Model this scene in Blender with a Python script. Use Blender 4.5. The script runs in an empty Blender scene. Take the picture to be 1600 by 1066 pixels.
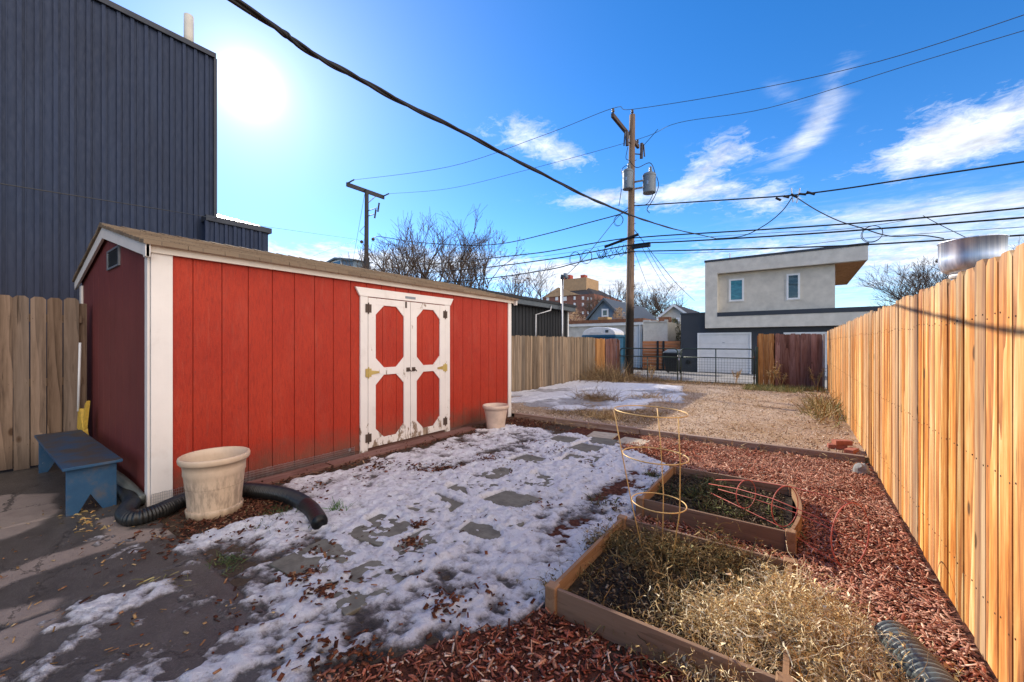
import bpy, math, random
import numpy as np
from mathutils import Vector

random.seed(7)
rng = np.random.default_rng(7)
SC = bpy.context.scene
COL = SC.collection
# ------------------------------------------------------------------ survey helpers (how the numbers were measured)
FPX, CAMH, HY = 622.0, 1.46, 537.0
YAW = math.atan(447.0 / 622.0)
FV = np.array([-math.sin(YAW), math.cos(YAW)])
RV = np.array([math.cos(YAW), math.sin(YAW)])


def ray(x, y):
    d = FV * FPX + RV * (x - 800)
    return d[0], d[1], HY - y


def at(x, y, Y):          # point of the plane Y = const
    d = ray(x, y); t = Y / d[1]
    return Vector((d[0] * t, Y, CAMH + d[2] * t))


def atX(x, y, X):         # point of the plane X = const
    d = ray(x, y); t = X / d[0]
    return Vector((X, d[1] * t, CAMH + d[2] * t))


def gd(x, y, z=0.0):      # point of the level z
    d = ray(x, y); t = (z - CAMH) / d[2]
    return Vector((d[0] * t, d[1] * t, z))


def dep(x, y, depth):
    d = ray(x, y); t = depth / FPX
    return Vector((d[0] * t, d[1] * t, CAMH + d[2] * t))


# ------------------------------------------------------------------ numpy noise
def _h(ix, iy, s):
    n = (ix.astype(np.int64) * 374761393 + iy.astype(np.int64) * 668265263 + s * 1274126177) & 0x7fffffff
    n = ((n ^ (n >> 13)) * 1103515245) & 0x7fffffff
    n = ((n ^ (n >> 16)) * 2246822519) & 0x7fffffff
    return (n & 0xffff) / 65535.0


def vn(x, y, s=0):
    x0 = np.floor(x); y0 = np.floor(y); fx = x - x0; fy = y - y0
    fx = fx * fx * (3 - 2 * fx); fy = fy * fy * (3 - 2 * fy)
    a = _h(x0, y0, s); b = _h(x0 + 1, y0, s); c = _h(x0, y0 + 1, s); d = _h(x0 + 1, y0 + 1, s)
    return (a * (1 - fx) + b * fx) * (1 - fy) + (c * (1 - fx) + d * fx) * fy


def fbm(x, y, o=4, s=0):
    r = 0; a = 0.5
    for k in range(o):
        ca, sa = math.cos(k * 1.1 + .3), math.sin(k * 1.1 + .3)
        r = r + a * vn((x * ca - y * sa) * 2 ** k + 17.3 * k, (x * sa + y * ca) * 2 ** k, s + k); a *= .5
    return r / (1 - .5 ** o)


def sstep(a, b, x):
    t = np.clip((x - a) / (b - a), 0, 1)
    return t * t * (3 - 2 * t)


# ------------------------------------------------------------------ objects
def tag(o, label=None, cat=None, group=None, kind=None):
    if label: o['label'] = label
    if cat: o['category'] = cat
    if group: o['group'] = group
    if kind: o['kind'] = kind
    return o


def thing(name, label, cat, loc=(0, 0, 0), group=None):
    o = bpy.data.objects.new(name, None); COL.objects.link(o)
    o.location = loc; o.empty_display_size = .1
    return tag(o, label, cat, group)


def wloc(o):
    v = Vector((0, 0, 0))
    while o is not None:
        v = v + Vector(o.location); o = o.parent
    return v


class MB:
    """collects world-space geometry, then links it as one mesh object"""
    def __init__(s):
        s.v = []; s.f = []; s.t = []

    def add(s, verts, faces, tint=(.5, .5, .5)):
        b = len(s.v)
        s.v.extend([tuple(p) for p in verts]); s.f.extend([tuple(i + b for i in f) for f in faces])
        s.t.extend([tint] * len(verts)); return s

    def hexa(s, p, tint=(.5, .5, .5)):      # 4 bottom ccw + 4 top
        return s.add(p, [(3, 2, 1, 0), (4, 5, 6, 7), (0, 1, 5, 4), (1, 2, 6, 5), (2, 3, 7, 6), (3, 0, 4, 7)], tint)

    def box(s, x0, x1, y0, y1, z0, z1, tint=(.5, .5, .5)):
        return s.hexa([(x0, y0, z0), (x1, y0, z0), (x1, y1, z0), (x0, y1, z0), (x0, y0, z1), (x1, y0, z1), (x1, y1, z1), (x0, y1, z1)], tint)

    def obox(s, c, u, v, w, tint=(.5, .5, .5)):   # centre + half vectors
        c, u, v, w = Vector(c), Vector(u), Vector(v), Vector(w)
        return s.hexa([c - u - v - w, c + u - v - w, c + u + v - w, c - u + v - w, c - u - v + w, c + u - v + w, c + u + v + w, c - u + v + w], tint)

    def prism(s, poly, off, tint=(.5, .5, .5)):
        n = len(poly); off = Vector(off); a = [Vector(p) for p in poly]; b = [p + off for p in a]
        return s.add(a + b, [tuple(range(n))[::-1], tuple(range(n, 2 * n))] + [(i, (i + 1) % n, n + (i + 1) % n, n + i) for i in range(n)], tint)

    def tube(s, pts, r, sides=8, cap=True, tint=(.5, .5, .5)):
        pts = [Vector(p) for p in pts]; n = len(pts)
        rs = r if hasattr(r, '__len__') else [r] * n
        vs = []; up = None
        for i, p in enumerate(pts):
            d = (pts[min(i + 1, n - 1)] - pts[max(i - 1, 0)])
            d = d.normalized() if d.length > 1e-9 else Vector((0, 0, 1))
            if up is None:
                up = d.orthogonal().normalized()
            up = (up - d * up.dot(d))
            up = up.normalized() if up.length > 1e-6 else d.orthogonal().normalized()
            w = d.cross(up)
            for k in range(sides):
                a = 2 * math.pi * k / sides
                vs.append(p + (up * math.cos(a) + w * math.sin(a)) * rs[i])
        fs = [(i * sides + k, i * sides + (k + 1) % sides, (i + 1) * sides + (k + 1) % sides, (i + 1) * sides + k) for i in range(n - 1) for k in range(sides)]
        if cap:
            fs += [tuple(range(sides))[::-1], tuple(range((n - 1) * sides, n * sides))]
        return s.add(vs, fs, tint)

    def lathe(s, c, prof, seg=40, tint=(.5, .5, .5), sx=1, sy=1):
        vs = []; m = len(prof)
        for k in range(seg):
            a = 2 * math.pi * k / seg
            for r, z in prof:
                vs.append((c[0] + r * math.cos(a) * sx, c[1] + r * math.sin(a) * sy, c[2] + z))
        fs = [(k * m + i, ((k + 1) % seg) * m + i, ((k + 1) % seg) * m + i + 1, k * m + i + 1) for k in range(seg) for i in range(m - 1)]
        return s.add(vs, fs, tint)

    def ball(s, c, r, seed=0, n=(14, 9), jag=.0, sc=(1, 1, 1), tint=(.5, .5, .5)):
        rr = random.Random(seed); vs = [(c[0], c[1], c[2] - r * sc[2])]
        U, V = n
        for j in range(1, V):
            for i in range(U):
                th = math.pi * j / V; ph = 2 * math.pi * i / U; q = r * (1 + rr.uniform(-jag, jag))
                vs.append((c[0] + q * math.sin(th) * math.cos(ph) * sc[0], c[1] + q * math.sin(th) * math.sin(ph) * sc[1], c[2] - q * math.cos(th) * sc[2]))
        vs.append((c[0], c[1], c[2] + r * sc[2])); L = len(vs) - 1; fs = []
        for i in range(U):
            fs.append((0, 1 + (i + 1) % U, 1 + i)); fs.append((L, L - U + i, L - U + (i + 1) % U))
            for j in range(V - 2):
                a = 1 + j * U + i; b = 1 + j * U + (i + 1) % U; fs.append((a, b, b + U, a + U))
        return s.add(vs, fs, tint)

    def build(s, name, mat, parent=None, base=None, smooth=False, bevel=0.0):
        v = np.array(s.v, dtype=np.float64).reshape(-1, 3)
        if parent is not None:
            o0 = np.array(wloc(parent))
        elif base is not None:
            o0 = np.array(base, float)
        else:
            o0 = np.array([(v[:, 0].min() + v[:, 0].max()) / 2, (v[:, 1].min() + v[:, 1].max()) / 2, v[:, 2].min()])
        me = bpy.data.meshes.new(name)
        me.from_pydata((v - o0).tolist(), [], s.f); me.update()
        ca = me.color_attributes.new('tint', 'FLOAT_COLOR', 'POINT')
        t = np.ones((len(v), 4), np.float32); t[:, :3] = np.array(s.t, np.float32)
        ca.data.foreach_set('color', t.ravel())
        if smooth:
            me.polygons.foreach_set('use_smooth', [True] * len(me.polygons))
        if mat: me.materials.append(mat)
        o = bpy.data.objects.new(name, me); COL.objects.link(o)
        if parent is not None: o.parent = parent
        else: o.location = o0
        if bevel:
            b = o.modifiers.new('bevel', 'BEVEL'); b.width = bevel; b.segments = 2; b.limit_method = 'ANGLE'
        return o


def npmesh(name, v, faces, tint, mat, parent=None, smooth=False, base=None):
    """v (N,3), faces (M,k) int array, tint (N,3)"""
    v = np.asarray(v, np.float32); faces = np.asarray(faces, np.int32)
    o0 = np.array(wloc(parent)) if parent is not None else (np.array([v[:, 0].mean(), v[:, 1].mean(), v[:, 2].min()]) if base is None else np.array(base, float))
    me = bpy.data.meshes.new(name); M, k = faces.shape
    me.vertices.add(len(v)); me.vertices.foreach_set('co', (v - o0).astype(np.float32).ravel())
    me.loops.add(M * k); me.loops.foreach_set('vertex_index', faces.ravel())
    me.polygons.add(M); me.polygons.foreach_set('loop_start', np.arange(0, M * k, k, dtype=np.int32))
    try: me.polygons.foreach_set('loop_total', np.full(M, k, np.int32))
    except Exception: pass
    if smooth: me.polygons.foreach_set('use_smooth', np.ones(M, bool))
    me.update(calc_edges=True); me.validate()
    ca = me.color_attributes.new('tint', 'FLOAT_COLOR', 'POINT')
    t = np.ones((len(v), 4), np.float32); t[:, :3] = tint
    ca.data.foreach_set('color', t.ravel())
    me.materials.append(mat)
    o = bpy.data.objects.new(name, me); COL.objects.link(o)
    if parent is not None: o.parent = parent
    else: o.location = o0
    return o


# ------------------------------------------------------------------ materials
class NT:
    def __init__(s, name):
        s.m = bpy.data.materials.new(name); s.m.use_nodes = True
        s.nt = s.m.node_tree; s.N = s.nt.nodes; s.L = s.nt.links
        s.b = s.N['Principled BSDF']; s._pos = None

    def n(s, t, **kw):
        x = s.N.new(t)
        for k, v in kw.items(): setattr(x, k, v)
        return x

    def set(s, sock, val):
        if isinstance(val, bpy.types.NodeSocket): s.L.new(val, sock)
        elif isinstance(val, (tuple, list)) and len(val) == 3 and sock.type == 'RGBA': sock.default_value = (*val, 1)
        else: sock.default_value = val

    def pos(s, sc=(1, 1, 1), add=None):
        if s._pos is None: s._pos = s.n('ShaderNodeNewGeometry').outputs['Position']
        q = s._pos
        if sc != (1, 1, 1):
            x = s.n('ShaderNodeVectorMath', operation='MULTIPLY'); s.L.new(q, x.inputs[0]); x.inputs[1].default_value = sc; q = x.outputs[0]
        if add is not None:
            x = s.n('ShaderNodeVectorMath', operation='ADD'); s.L.new(q, x.inputs[0]); s.set(x.inputs[1], add); q = x.outputs[0]
        return q

    def noise(s, vec, scale=5, det=4, rough=.55, dist=0):
        x = s.n('ShaderNodeTexNoise'); s.L.new(vec, x.inputs['Vector'])
        x.inputs['Scale'].default_value = scale; x.inputs['Detail'].default_value = det; x.inputs['Roughness'].default_value = rough; x.inputs['Distortion'].default_value = dist
        return x.outputs[0]

    def vor(s, vec, scale=5, feat='F1', out='Distance', rnd=1):
        x = s.n('ShaderNodeTexVoronoi', feature=feat); s.L.new(vec, x.inputs['Vector']); x.inputs['Scale'].default_value = scale
        x.inputs['Randomness'].default_value = rnd
        return x.outputs[out]

    def ramp(s, fac, stops, interp='LINEAR'):
        x = s.n('ShaderNodeValToRGB'); s.set(x.inputs[0], fac); e = x.color_ramp.elements; x.color_ramp.interpolation = interp
        while len(e) > 1: e.remove(e[-1])
        for i, (p, c) in enumerate(stops):
            k = e[0] if i == 0 else e.new(p)
            k.position = p; k.color = (*c, 1) if hasattr(c, '__len__') else (c, c, c, 1)
        return x.outputs[0]

    def mix(s, fac, a, b, mode='MIX'):
        x = s.n('ShaderNodeMix', data_type='RGBA', blend_type=mode)
        s.set(x.inputs[0], fac); s.set(x.inputs[6], a); s.set(x.inputs[7], b); return x.outputs[2]

    def math(s, op, a, b=0.0, clamp=False):
        x = s.n('ShaderNodeMath', operation=op, use_clamp=clamp); s.set(x.inputs[0], a); s.set(x.inputs[1], b); return x.outputs[0]

    def mr(s, v, a, b, c=0.0, d=1.0):
        x = s.n('ShaderNodeMapRange'); s.set(x.inputs[0], v)
        for i, q in enumerate((a, b, c, d)): x.inputs[i + 1].default_value = q
        return x.outputs[0]

    def attr(s, name='tint'):
        return s.n('ShaderNodeAttribute', attribute_name=name)

    def sep(s, vec):
        x = s.n('ShaderNodeSeparateXYZ'); s.L.new(vec, x.inputs[0]); return x.outputs

    def comb(s, a, b, c):
        x = s.n('ShaderNodeCombineXYZ')
        for i, q in enumerate((a, b, c)): s.set(x.inputs[i], q)
        return x.outputs[0]

    def bump(s, h, strength=.3, dist=.01):
        x = s.n('ShaderNodeBump'); s.set(x.inputs['Height'], h); x.inputs['Strength'].default_value = strength; x.inputs['Distance'].default_value = dist
        s.L.new(x.outputs[0], s.b.inputs['Normal'])

    def out(s, col, rough=.7, metal=0.0, spec=.4):
        s.set(s.b.inputs['Base Color'], col); s.set(s.b.inputs['Roughness'], rough); s.set(s.b.inputs['Metallic'], metal)
        s.b.inputs['Specular IOR Level'].default_value = spec
        return s.m


def flat(name, c, rough=.6, metal=0.0, var=.25, sc=6.0, bump=.0, spec=.4, dirt=None, dirt_amt=.5):
    """one paint/plastic/metal colour with uneven wear"""
    m = NT(name); n1 = m.noise(m.pos(), sc, 6, .6); n2 = m.noise(m.pos(), sc * 9, 3, .6)
    k = m.mr(n1, .3, .7, 1 - var, 1 + var)
    col = m.mix(1.0, c, m.comb(k, k, k), 'MULTIPLY')
    if dirt:
        n3 = m.noise(m.pos(), sc * .7, 8, .7)
        col = m.mix(m.mr(n3, .5, .68, 0, dirt_amt), col, dirt)
    if bump: m.bump(n2, bump, .004)
    return m.out(col, m.mr(n1, .3, .7, max(rough - .12, .03), min(rough + .12, 1)), metal, spec)


def wood(name, stops, axis='Z', grain=38.0, stretch=14.0, tintamt=.5, grey=None, greytop=None, knots=.0, rough=.75, bump=.25, dirtz=None):
    """boards with their own tint: stops = ramp along the grain noise; tint.r brightness, tint.g seed, tint.b share of grey weathering"""
    m = NT(name); a = m.attr(); t = m.sep(a.outputs['Vector'])
    sc = {'Z': (1, 1, 1 / stretch), 'X': (1 / stretch, 1, 1), 'Y': (1, 1 / stretch, 1)}[axis]
    off = m.comb(m.math('MULTIPLY', t[1], 37.0), m.math('MULTIPLY', t[1], 91.0), m.math('MULTIPLY', t[1], 53.0))
    p = m.pos(sc, off)
    g1 = m.noise(p, grain, 5, .65, .6); g2 = m.noise(p, grain * .22, 3, .5, 1.2)
    w = m.n('ShaderNodeTexWave', wave_type='RINGS', bands_direction=axis if axis != 'Z' else 'Z', wave_profile='SAW'); m.L.new(p, w.inputs[0])
    w.inputs['Scale'].default_value = grain * .12; w.inputs['Distortion'].default_value = 7; w.inputs['Detail'].default_value = 3; w.inputs['Detail Scale'].default_value = 1.5
    f = m.math('ADD', m.math('MULTIPLY', g1, .45), m.math('ADD', m.math('MULTIPLY', g2, .4), m.math('MULTIPLY', w.outputs['Fac'], .2)))
    g3 = m.noise(p, grain * 3.2, 4, .7)
    f = m.math('ADD', f, m.math('MULTIPLY', m.math('SUBTRACT', g3, .5), .22))
    col = m.ramp(f, stops)
    br = m.mr(t[0], 0, 1, 1 - tintamt, 1 + tintamt)
    col = m.mix(1.0, col, m.comb(br, br, br), 'MULTIPLY')
    if grey:
        gw = m.math('MULTIPLY', t[2], m.mr(g2, .25, .75, .2, 1.0), clamp=True)
        if greytop:
            z = m.sep(m.pos())[2]
            gz = m.mr(m.math('ADD', z, m.math('MULTIPLY', m.math('SUBTRACT', g2, .5), .9)), greytop[0], greytop[1], 0, .85)
            gw = m.math('MAXIMUM', gw, gz)
        col = m.mix(gw, col, m.mix(1.0, grey, m.comb(m.mr(g1, .3, .7, .7, 1.25), m.mr(g1, .3, .7, .7, 1.25), m.mr(g1, .3, .7, .7, 1.25)), 'MULTIPLY'))
    if knots:
        v = m.vor(m.pos({'Z': (1, 1, .55), 'X': (.55, 1, 1), 'Y': (1, .55, 1)}[axis], off), 3.6)
        col = m.mix(m.mr(v, knots * .6, knots, .85, 0), col, (.06, .028, .012))
    sp = m.noise(m.pos(tuple(q if q == 1 else q * .6 for q in sc), off), grain * 1.6, 2, .5)
    col = m.mix(m.mr(sp, .70, .73, 0, .7), col, tuple(q * .35 for q in stops[0][1]))
    if dirtz:
        z = m.sep(m.pos())[2]
        col = m.mix(m.mr(m.math('ADD', z, m.math('MULTIPLY', g2, .25)), dirtz[0], dirtz[1], .75, 0), col, dirtz[2])
    m.bump(g1, bump, .004)
    return m.out(col, rough, 0, .25)


def tinted(name, rough=.8, var=.3, sc=60.0, spec=.2, trans=0.0):
    m = NT(name); a = m.attr().outputs['Color']; n1 = m.noise(m.pos(), sc, 3)
    k = m.mr(n1, .3, .7, 1 - var, 1 + var)
    col = m.mix(1.0, a, m.comb(k, k, k), 'MULTIPLY')
    m.out(col, rough, 0, spec)
    if trans:
        m.b.inputs['Transmission Weight'].default_value = 0
        m.b.inputs['Subsurface Weight'].default_value = 0
    return m.m


MT = {}


def make_materials():
    # red shed siding: pressed wood-grain panels, painted
    m = NT('red siding'); p = m.pos((1, 1, .18)); n1 = m.noise(p, 60, 5, .7, .5); n2 = m.noise(m.pos(), 1.3, 4, .6); n3 = m.noise(m.pos((1, 1, .5)), 170, 2, .6)
    col = m.mix(m.mr(n2, .3, .7), (.35, .022, .008), (.43, .036, .012))
    col = m.mix(m.mr(n1, .45, .7, 0, .6), col, (.2, .016, .008)); col = m.mix(m.mr(n3, .58, .72, 0, .35), col, (.56, .085, .04)); col = m.mix(m.mr(m.noise(m.pos((1, 1, .3)), 3, 7, .75), .52, .72, 0, .35), col, (.42, .075, .045))
    z = m.sep(m.pos())[2]
    col = m.mix(m.mr(m.math('ADD', z, m.math('MULTIPLY', m.noise(m.pos(), 7, 6, .75), -.55)), -.22, .14, .85, 0), col, (.13, .07, .045))
    st = m.noise(m.pos((4, 4, .35)), 5, 4, .6)
    col = m.mix(m.mr(st, .6, .75, 0, .18), col, (.5, .16, .1))
    m.bump(m.math('ADD', n1, m.math('MULTIPLY', n3, .7)), .8, .006)
    MT['red'] = m.out(col, .62, 0, .3)
    m = NT('shaded gable siding'); p = m.pos((1, 1, .18)); n1 = m.noise(p, 60, 5, .7, .5); n2 = m.noise(m.pos(), 1.3, 4, .6)  # same siding in a darker red: the gable end's shade put into the colour
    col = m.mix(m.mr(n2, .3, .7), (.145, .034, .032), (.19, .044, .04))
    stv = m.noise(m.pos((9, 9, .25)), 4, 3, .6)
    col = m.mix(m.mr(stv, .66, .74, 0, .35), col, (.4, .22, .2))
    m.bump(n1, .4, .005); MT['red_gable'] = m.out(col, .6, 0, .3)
    # white paint, peeling
    def peel(name, lo, hi, c, zlow=0.0):
        m = NT(name); n1 = m.noise(m.pos((1, 1, .35)), 9, 9, .72, .4); n2 = m.noise(m.pos((1, 1, .1)), 60, 4, .6); n0 = m.noise(m.pos(), 2.2, 5, .6)
        col = m.mix(m.mr(n0, .3, .7), c, tuple(q * .88 for q in c))
        z = m.sep(m.pos())[2]
        bias = m.math('ADD', n1, m.mr(z, .05, .55, zlow, 0))
        bare = m.mix(m.mr(n2, .35, .65), (.16, .10, .065), (.36, .27, .19))
        col = m.mix(m.mr(m.noise(m.pos(), 3, 6, .7), .55, .75, 0, .3), col, (.46, .36, .29))
        col = m.mix(m.mr(bias, lo, hi), col, bare)
        m.bump(m.math('SUBTRACT', m.math('MULTIPLY', n2, .25), m.mr(bias, lo, hi)), .35, .004)
        return m.out(col, .6, 0, .35)
    MT['white_trim'] = peel('white trim paint', .72, .74, (.80, .74, .68), .02)
    MT['white_door'] = peel('peeling door paint', .628, .645, (.78, .72, .66), .13)
    MT['white_fascia'] = peel('fascia paint', .73, .76, (.78, .70, .60))
    # shingles
    m = NT('shingles'); b = m.n('ShaderNodeTexBrick'); p = m.pos((1, 1, 1)); sx = m.sep(p)
    m.L.new(m.comb(sx[1], sx[0], 0.0), b.inputs['Vector']); b.inputs['Scale'].default_value = 1; b.inputs['Brick Width'].default_value = .3; b.inputs['Row Height'].default_value = .135
    b.inputs['Mortar Size'].default_value = .004; b.inputs['Color1'].default_value = (.12, .075, .05, 1); b.inputs['Color2'].default_value = (.23, .16, .105, 1); b.inputs['Mortar'].default_value = (.05, .035, .03, 1)
    gr = m.noise(m.pos(), 190, 2, .7); col = m.mix(m.mr(gr, .35, .65, 0, .7), b.outputs[0], (.26, .2, .14))
    n0 = m.noise(m.pos(), 1.5, 4); col = m.mix(m.mr(n0, .4, .7, 0, .35), col, (.3, .25, .18))
    m.bump(gr, .6, .006); MT['shingle'] = m.out(col, .95, 0, .1)
    # fences
    MT['fence_honey'] = wood('honey cedar', [(.32, (.065, .018, .004)), (.41, (.24, .066, .008)), (.50, (.43, .155, .025)), (.58, (.55, .275, .072)), (.69, (.72, .49, .22))], tintamt=.45, grey=(.46, .33, .21), greytop=(1.5, 2.0), knots=.095, bump=.4, grain=22)
    MT['fence_grey'] = wood('weathered pine', [(.32, (.05, .030, .019)), (.46, (.165, .105, .066)), (.62, (.27, .18, .12))], tintamt=.35, grey=(.21, .165, .13), knots=.12, grain=24, bump=.35, dirtz=(.1, .45, (.05, .036, .028)))
    MT['fence_back'] = wood('silvered pine', [(.32, (.06, .038, .022)), (.46, (.18, .12, .07)), (.62, (.30, .22, .14))], tintamt=.6, grey=(.22, .175, .13), knots=.06, bump=.4, grain=24)
    MT['fence_gold'] = wood('golden pine', [(.32, (.14, .05, .014)), (.48, (.34, .15, .045)), (.66, (.48, .25, .095))], tintamt=.25, knots=.06)
    MT['fence_brown'] = wood('red-brown stain', [(.32, (.07, .028, .018)), (.48, (.20, .085, .058)), (.66, (.32, .17, .13))], tintamt=.35, grey=(.26, .16, .14), knots=.08)
    MT['fence_slats'] = wood('orange slats', [(.2, (.16, .05, .018)), (.5, (.34, .12, .045)), (.8, (.46, .21, .1))], axis='X', tintamt=.35)
    MT['timber'] = wood('landscape timber', [(.2, (.10, .06, .04)), (.45, (.25, .16, .11)), (.75, (.38, .28, .21))], axis='X', tintamt=.25, grey=(.33, .27, .22), bump=.5)
    MT['timber_dark'] = wood('edging board', [(.2, (.06, .028, .022)), (.5, (.14, .065, .05)), (.8, (.21, .12, .1))], axis='Y', tintamt=.3)
    MT['bed_x'] = wood('composite board x', [(.2, (.13, .075, .042)), (.5, (.235, .145, .09)), (.8, (.30, .195, .125))], axis='X', tintamt=.12, grain=55, bump=.2)
    MT['bed_y'] = wood('composite board y', [(.2, (.16, .085, .04)), (.5, (.29, .165, .085)), (.8, (.36, .22, .125))], axis='Y', tintamt=.12, grain=55, bump=.2)
    # pole
    m = NT('pole wood'); p = m.pos((1, 1, .05)); n1 = m.noise(p, 28, 5, .7); z = m.sep(m.pos())[2]
    col = m.ramp(n1, [(.3, (.09, .055, .036)), (.5, (.22, .145, .098)), (.75, (.30, .215, .15))])
    nz = m.noise(m.pos((1, 1, .4)), 2.2, 5, .7)
    tar = m.mr(m.math('ADD', z, m.math('MULTIPLY', nz, 1.6)), 3.7, 4.3, 1, 0)
    col = m.mix(tar, col, (.018, .014, .011)); m.bump(n1, .5, .02); MT['pole'] = m.out(col, .8, 0, .2)
    MT['pole_grey'] = flat('grey pole', (.045, .043, .045), .8, 0, .3)
    # metal building
    m = NT('navy metal'); n1 = m.noise(m.pos((1, 1, .25)), 3.0, 4, .6); n2 = m.noise(m.pos((1, 1, .3)), 25, 3, .6)
    col = m.mix(m.mr(n1, .3, .7), (.007, .017, .047), (.012, .026, .066)); col = m.mix(m.mr(n2, .5, .8, 0, .2), col, (.024, .032, .055))
    z = m.sep(m.pos())[2]; col = m.mix(m.mr(z, 1.6, 3.4, .35, 0), col, (.05, .042, .05))
    m.bump(n1, .12, .03); MT['navy'] = m.out(col, m.mr(n2, .3, .7, .48, .66), .15, .4)
    MT['navy_trim'] = flat('navy trim', (.026, .032, .045), .45, .2, .15)
    MT['black_siding'] = flat('black siding', (.016, .017, .019), .6, 0, .3)
    MT['grey_fascia'] = flat('grey fascia', (.085, .10, .11), .5, 0, .2)
    MT['black'] = flat('black plastic', (.010, .010, .011), .42, 0, .2, spec=.5)
    MT['cable'] = flat('black cable', (.010, .010, .012), .6, 0, .1)
    MT['cable_grey'] = flat('weathered cable', (.06, .058, .055), .6, 0, .1)
    MT['galv'] = flat('galvanised steel', (.45, .45, .46), .4, .8, .2)
    MT['transformer'] = flat('transformer paint', (.16, .19, .215), .45, .1, .15)
    MT['porcelain'] = flat('brown porcelain', (.05, .035, .03), .25, 0, .1)
    MT['brass'] = flat('brass hinge', (.50, .38, .13), .45, .6, .2)
    MT['iron'] = flat('rusted iron', (.09, .06, .045), .7, .3, .4)
    m = NT('spun aluminium'); n1 = m.noise(m.pos((1, 1, .04)), 22, 3, .6); MT['aluminium'] = m.out(m.mix(m.mr(n1, .35, .65), (.42, .50, .66), (.86, .88, .92)), m.mr(n1, .3, .7, .38, .55), .9)  # blue and white sky reflection painted as vertical streaks
    MT['gate'] = flat('green steel tube', (.028, .048, .036), .5, .2, .25)
    MT['concrete_paver'] = flat('paver concrete', (.165, .15, .115), .9, 0, .3, sc=14, bump=.4, dirt=(.07, .06, .045), dirt_amt=.6)
    MT['paver_sunlit'] = flat('sunlit paver', (.42, .35, .26), .9, 0, .25, sc=14, bump=.4)  # lit copy of the paver concrete, sunshine put into the colour
    MT['rock'] = flat('grey rock', (.24, .235, .225), .9, 0, .35, sc=16, bump=.8)
    MT['brick'] = flat('red brick', (.36, .12, .075), .9, 0, .3, sc=20, bump=.6)
    MT['stucco'] = flat('grey stucco', (.62, .58, .50), .9, 0, .13, sc=3, bump=.5)
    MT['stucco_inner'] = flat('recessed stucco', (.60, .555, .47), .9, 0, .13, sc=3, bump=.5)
    MT['house_grey'] = flat('slate siding', (.042, .047, .056), .7, 0, .15, sc=2)
    MT['roof_cap'] = flat('dark roof cap', (.045, .05, .06), .5, .2, .1)
    MT['white_paint'] = flat('white paint', (.78, .78, .76), .5, 0, .06, sc=3)
    MT['garage_white'] = flat('garage door paint', (.70, .69, .67), .5, 0, .07, sc=3)
    MT['soffit'] = wood('soffit cedar', [(.2, (.26, .11, .04)), (.5, (.42, .2, .08)), (.8, (.5, .27, .12))], axis='Y', tintamt=.2)
    def glass(name, c, c2):
        m = NT(name); n1 = m.noise(m.pos((1, 1, 2.5)), 2.6, 4, .6, .6)
        return m.out(m.mix(m.mr(n1, .4, .6), c, c2), .06, 0, .9)
    MT['glass_teal'] = glass('teal glass', (.01, .10, .13), (.03, .19, .22))
    MT['glass_dark'] = glass('dark glass', (.015, .02, .018), (.06, .065, .055))
    MT['blue_siding'] = flat('blue siding', (.15, .21, .27), .7, 0, .12, sc=3)
    MT['blue_roof'] = flat('blue-grey shingle', (.085, .105, .13), .85, 0, .25, sc=8)
    MT['cream'] = flat('cream stucco', (.62, .58, .50), .9, 0, .14, sc=2.5, bump=.3, dirt=(.3, .25, .19), dirt_amt=.4)
    MT['white_block'] = flat('white block', (.56, .54, .49), .9, 0, .14, sc=3, dirt=(.3, .27, .22), dirt_amt=.4)
    MT['brown_fascia'] = flat('rust brown fascia', (.22, .095, .05), .8, 0, .3)
    MT['teal_door'] = flat('teal door', (.025, .10, .125), .6, 0, .2)
    MT['toilet_blue'] = flat('blue plastic', (.03, .12, .21), .5, 0, .12)
    MT['toilet_white'] = flat('white plastic', (.78, .77, .74), .45, 0, .1)
    MT['tan'] = flat('tan enamel', (.58, .40, .17), .6, 0, .12)
    m = NT('apartment brick'); b = m.n('ShaderNodeTexBrick'); q = m.sep(m.pos()); m.L.new(m.comb(m.math('ADD', q[0], q[1]), q[2], 0.0), b.inputs[0]); b.inputs['Scale'].default_value = 1
    b.inputs['Brick Width'].default_value = .5; b.inputs['Row Height'].default_value = .2; b.inputs['Color1'].default_value = (.2, .075, .055, 1); b.inputs['Color2'].default_value = (.27, .115, .08, 1); b.inputs['Mortar'].default_value = (.25, .15, .12, 1)
    MT['apt_brick'] = m.out(b.outputs[0], .9, 0, .2)
    MT['apt_tan'] = flat('tan brick', (.42, .27, .15), .9, 0, .15, sc=1)
    MT['apt_red'] = flat('red clay', (.34, .07, .045), .8, 0, .1)
    MT['dark_roof'] = flat('dark shingle', (.05, .045, .045), .9, 0, .25)
    # blue bench
    m = NT('worn blue paint'); n1 = m.noise(m.pos(), 5, 7, .7); n2 = m.noise(m.pos((1, 1, .2)), 50, 3, .6); gN = m.sep(m.n('ShaderNodeNewGeometry').outputs['Normal'])[2]
    col = m.mix(m.mr(n1, .3, .7), (.018, .060, .125), (.030, .092, .175))
    col = m.mix(m.mr(n1, .52, .72, 0, .75), col, (.10, .085, .075))
    col = m.mix(m.math('MULTIPLY', m.mr(n1, .38, .56, .1, 1), m.mr(gN, .8, .95, 0, .95)), col, (.062, .052, .046))
    col = m.mix(m.mr(m.noise(m.pos(), 26, 5, .75), .7, .74, 0, .8), col, (.5, .5, .48))
    m.bump(n2, .3, .004); MT['bench'] = m.out(col, .6, 0, .3)
    # plastic pot
    m = NT('beige plastic pot'); n1 = m.noise(m.pos(), 6, 8, .72); n2 = m.noise(m.pos((1, 1, .25)), 22, 5, .7); z = m.sep(m.pos())[2]
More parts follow.
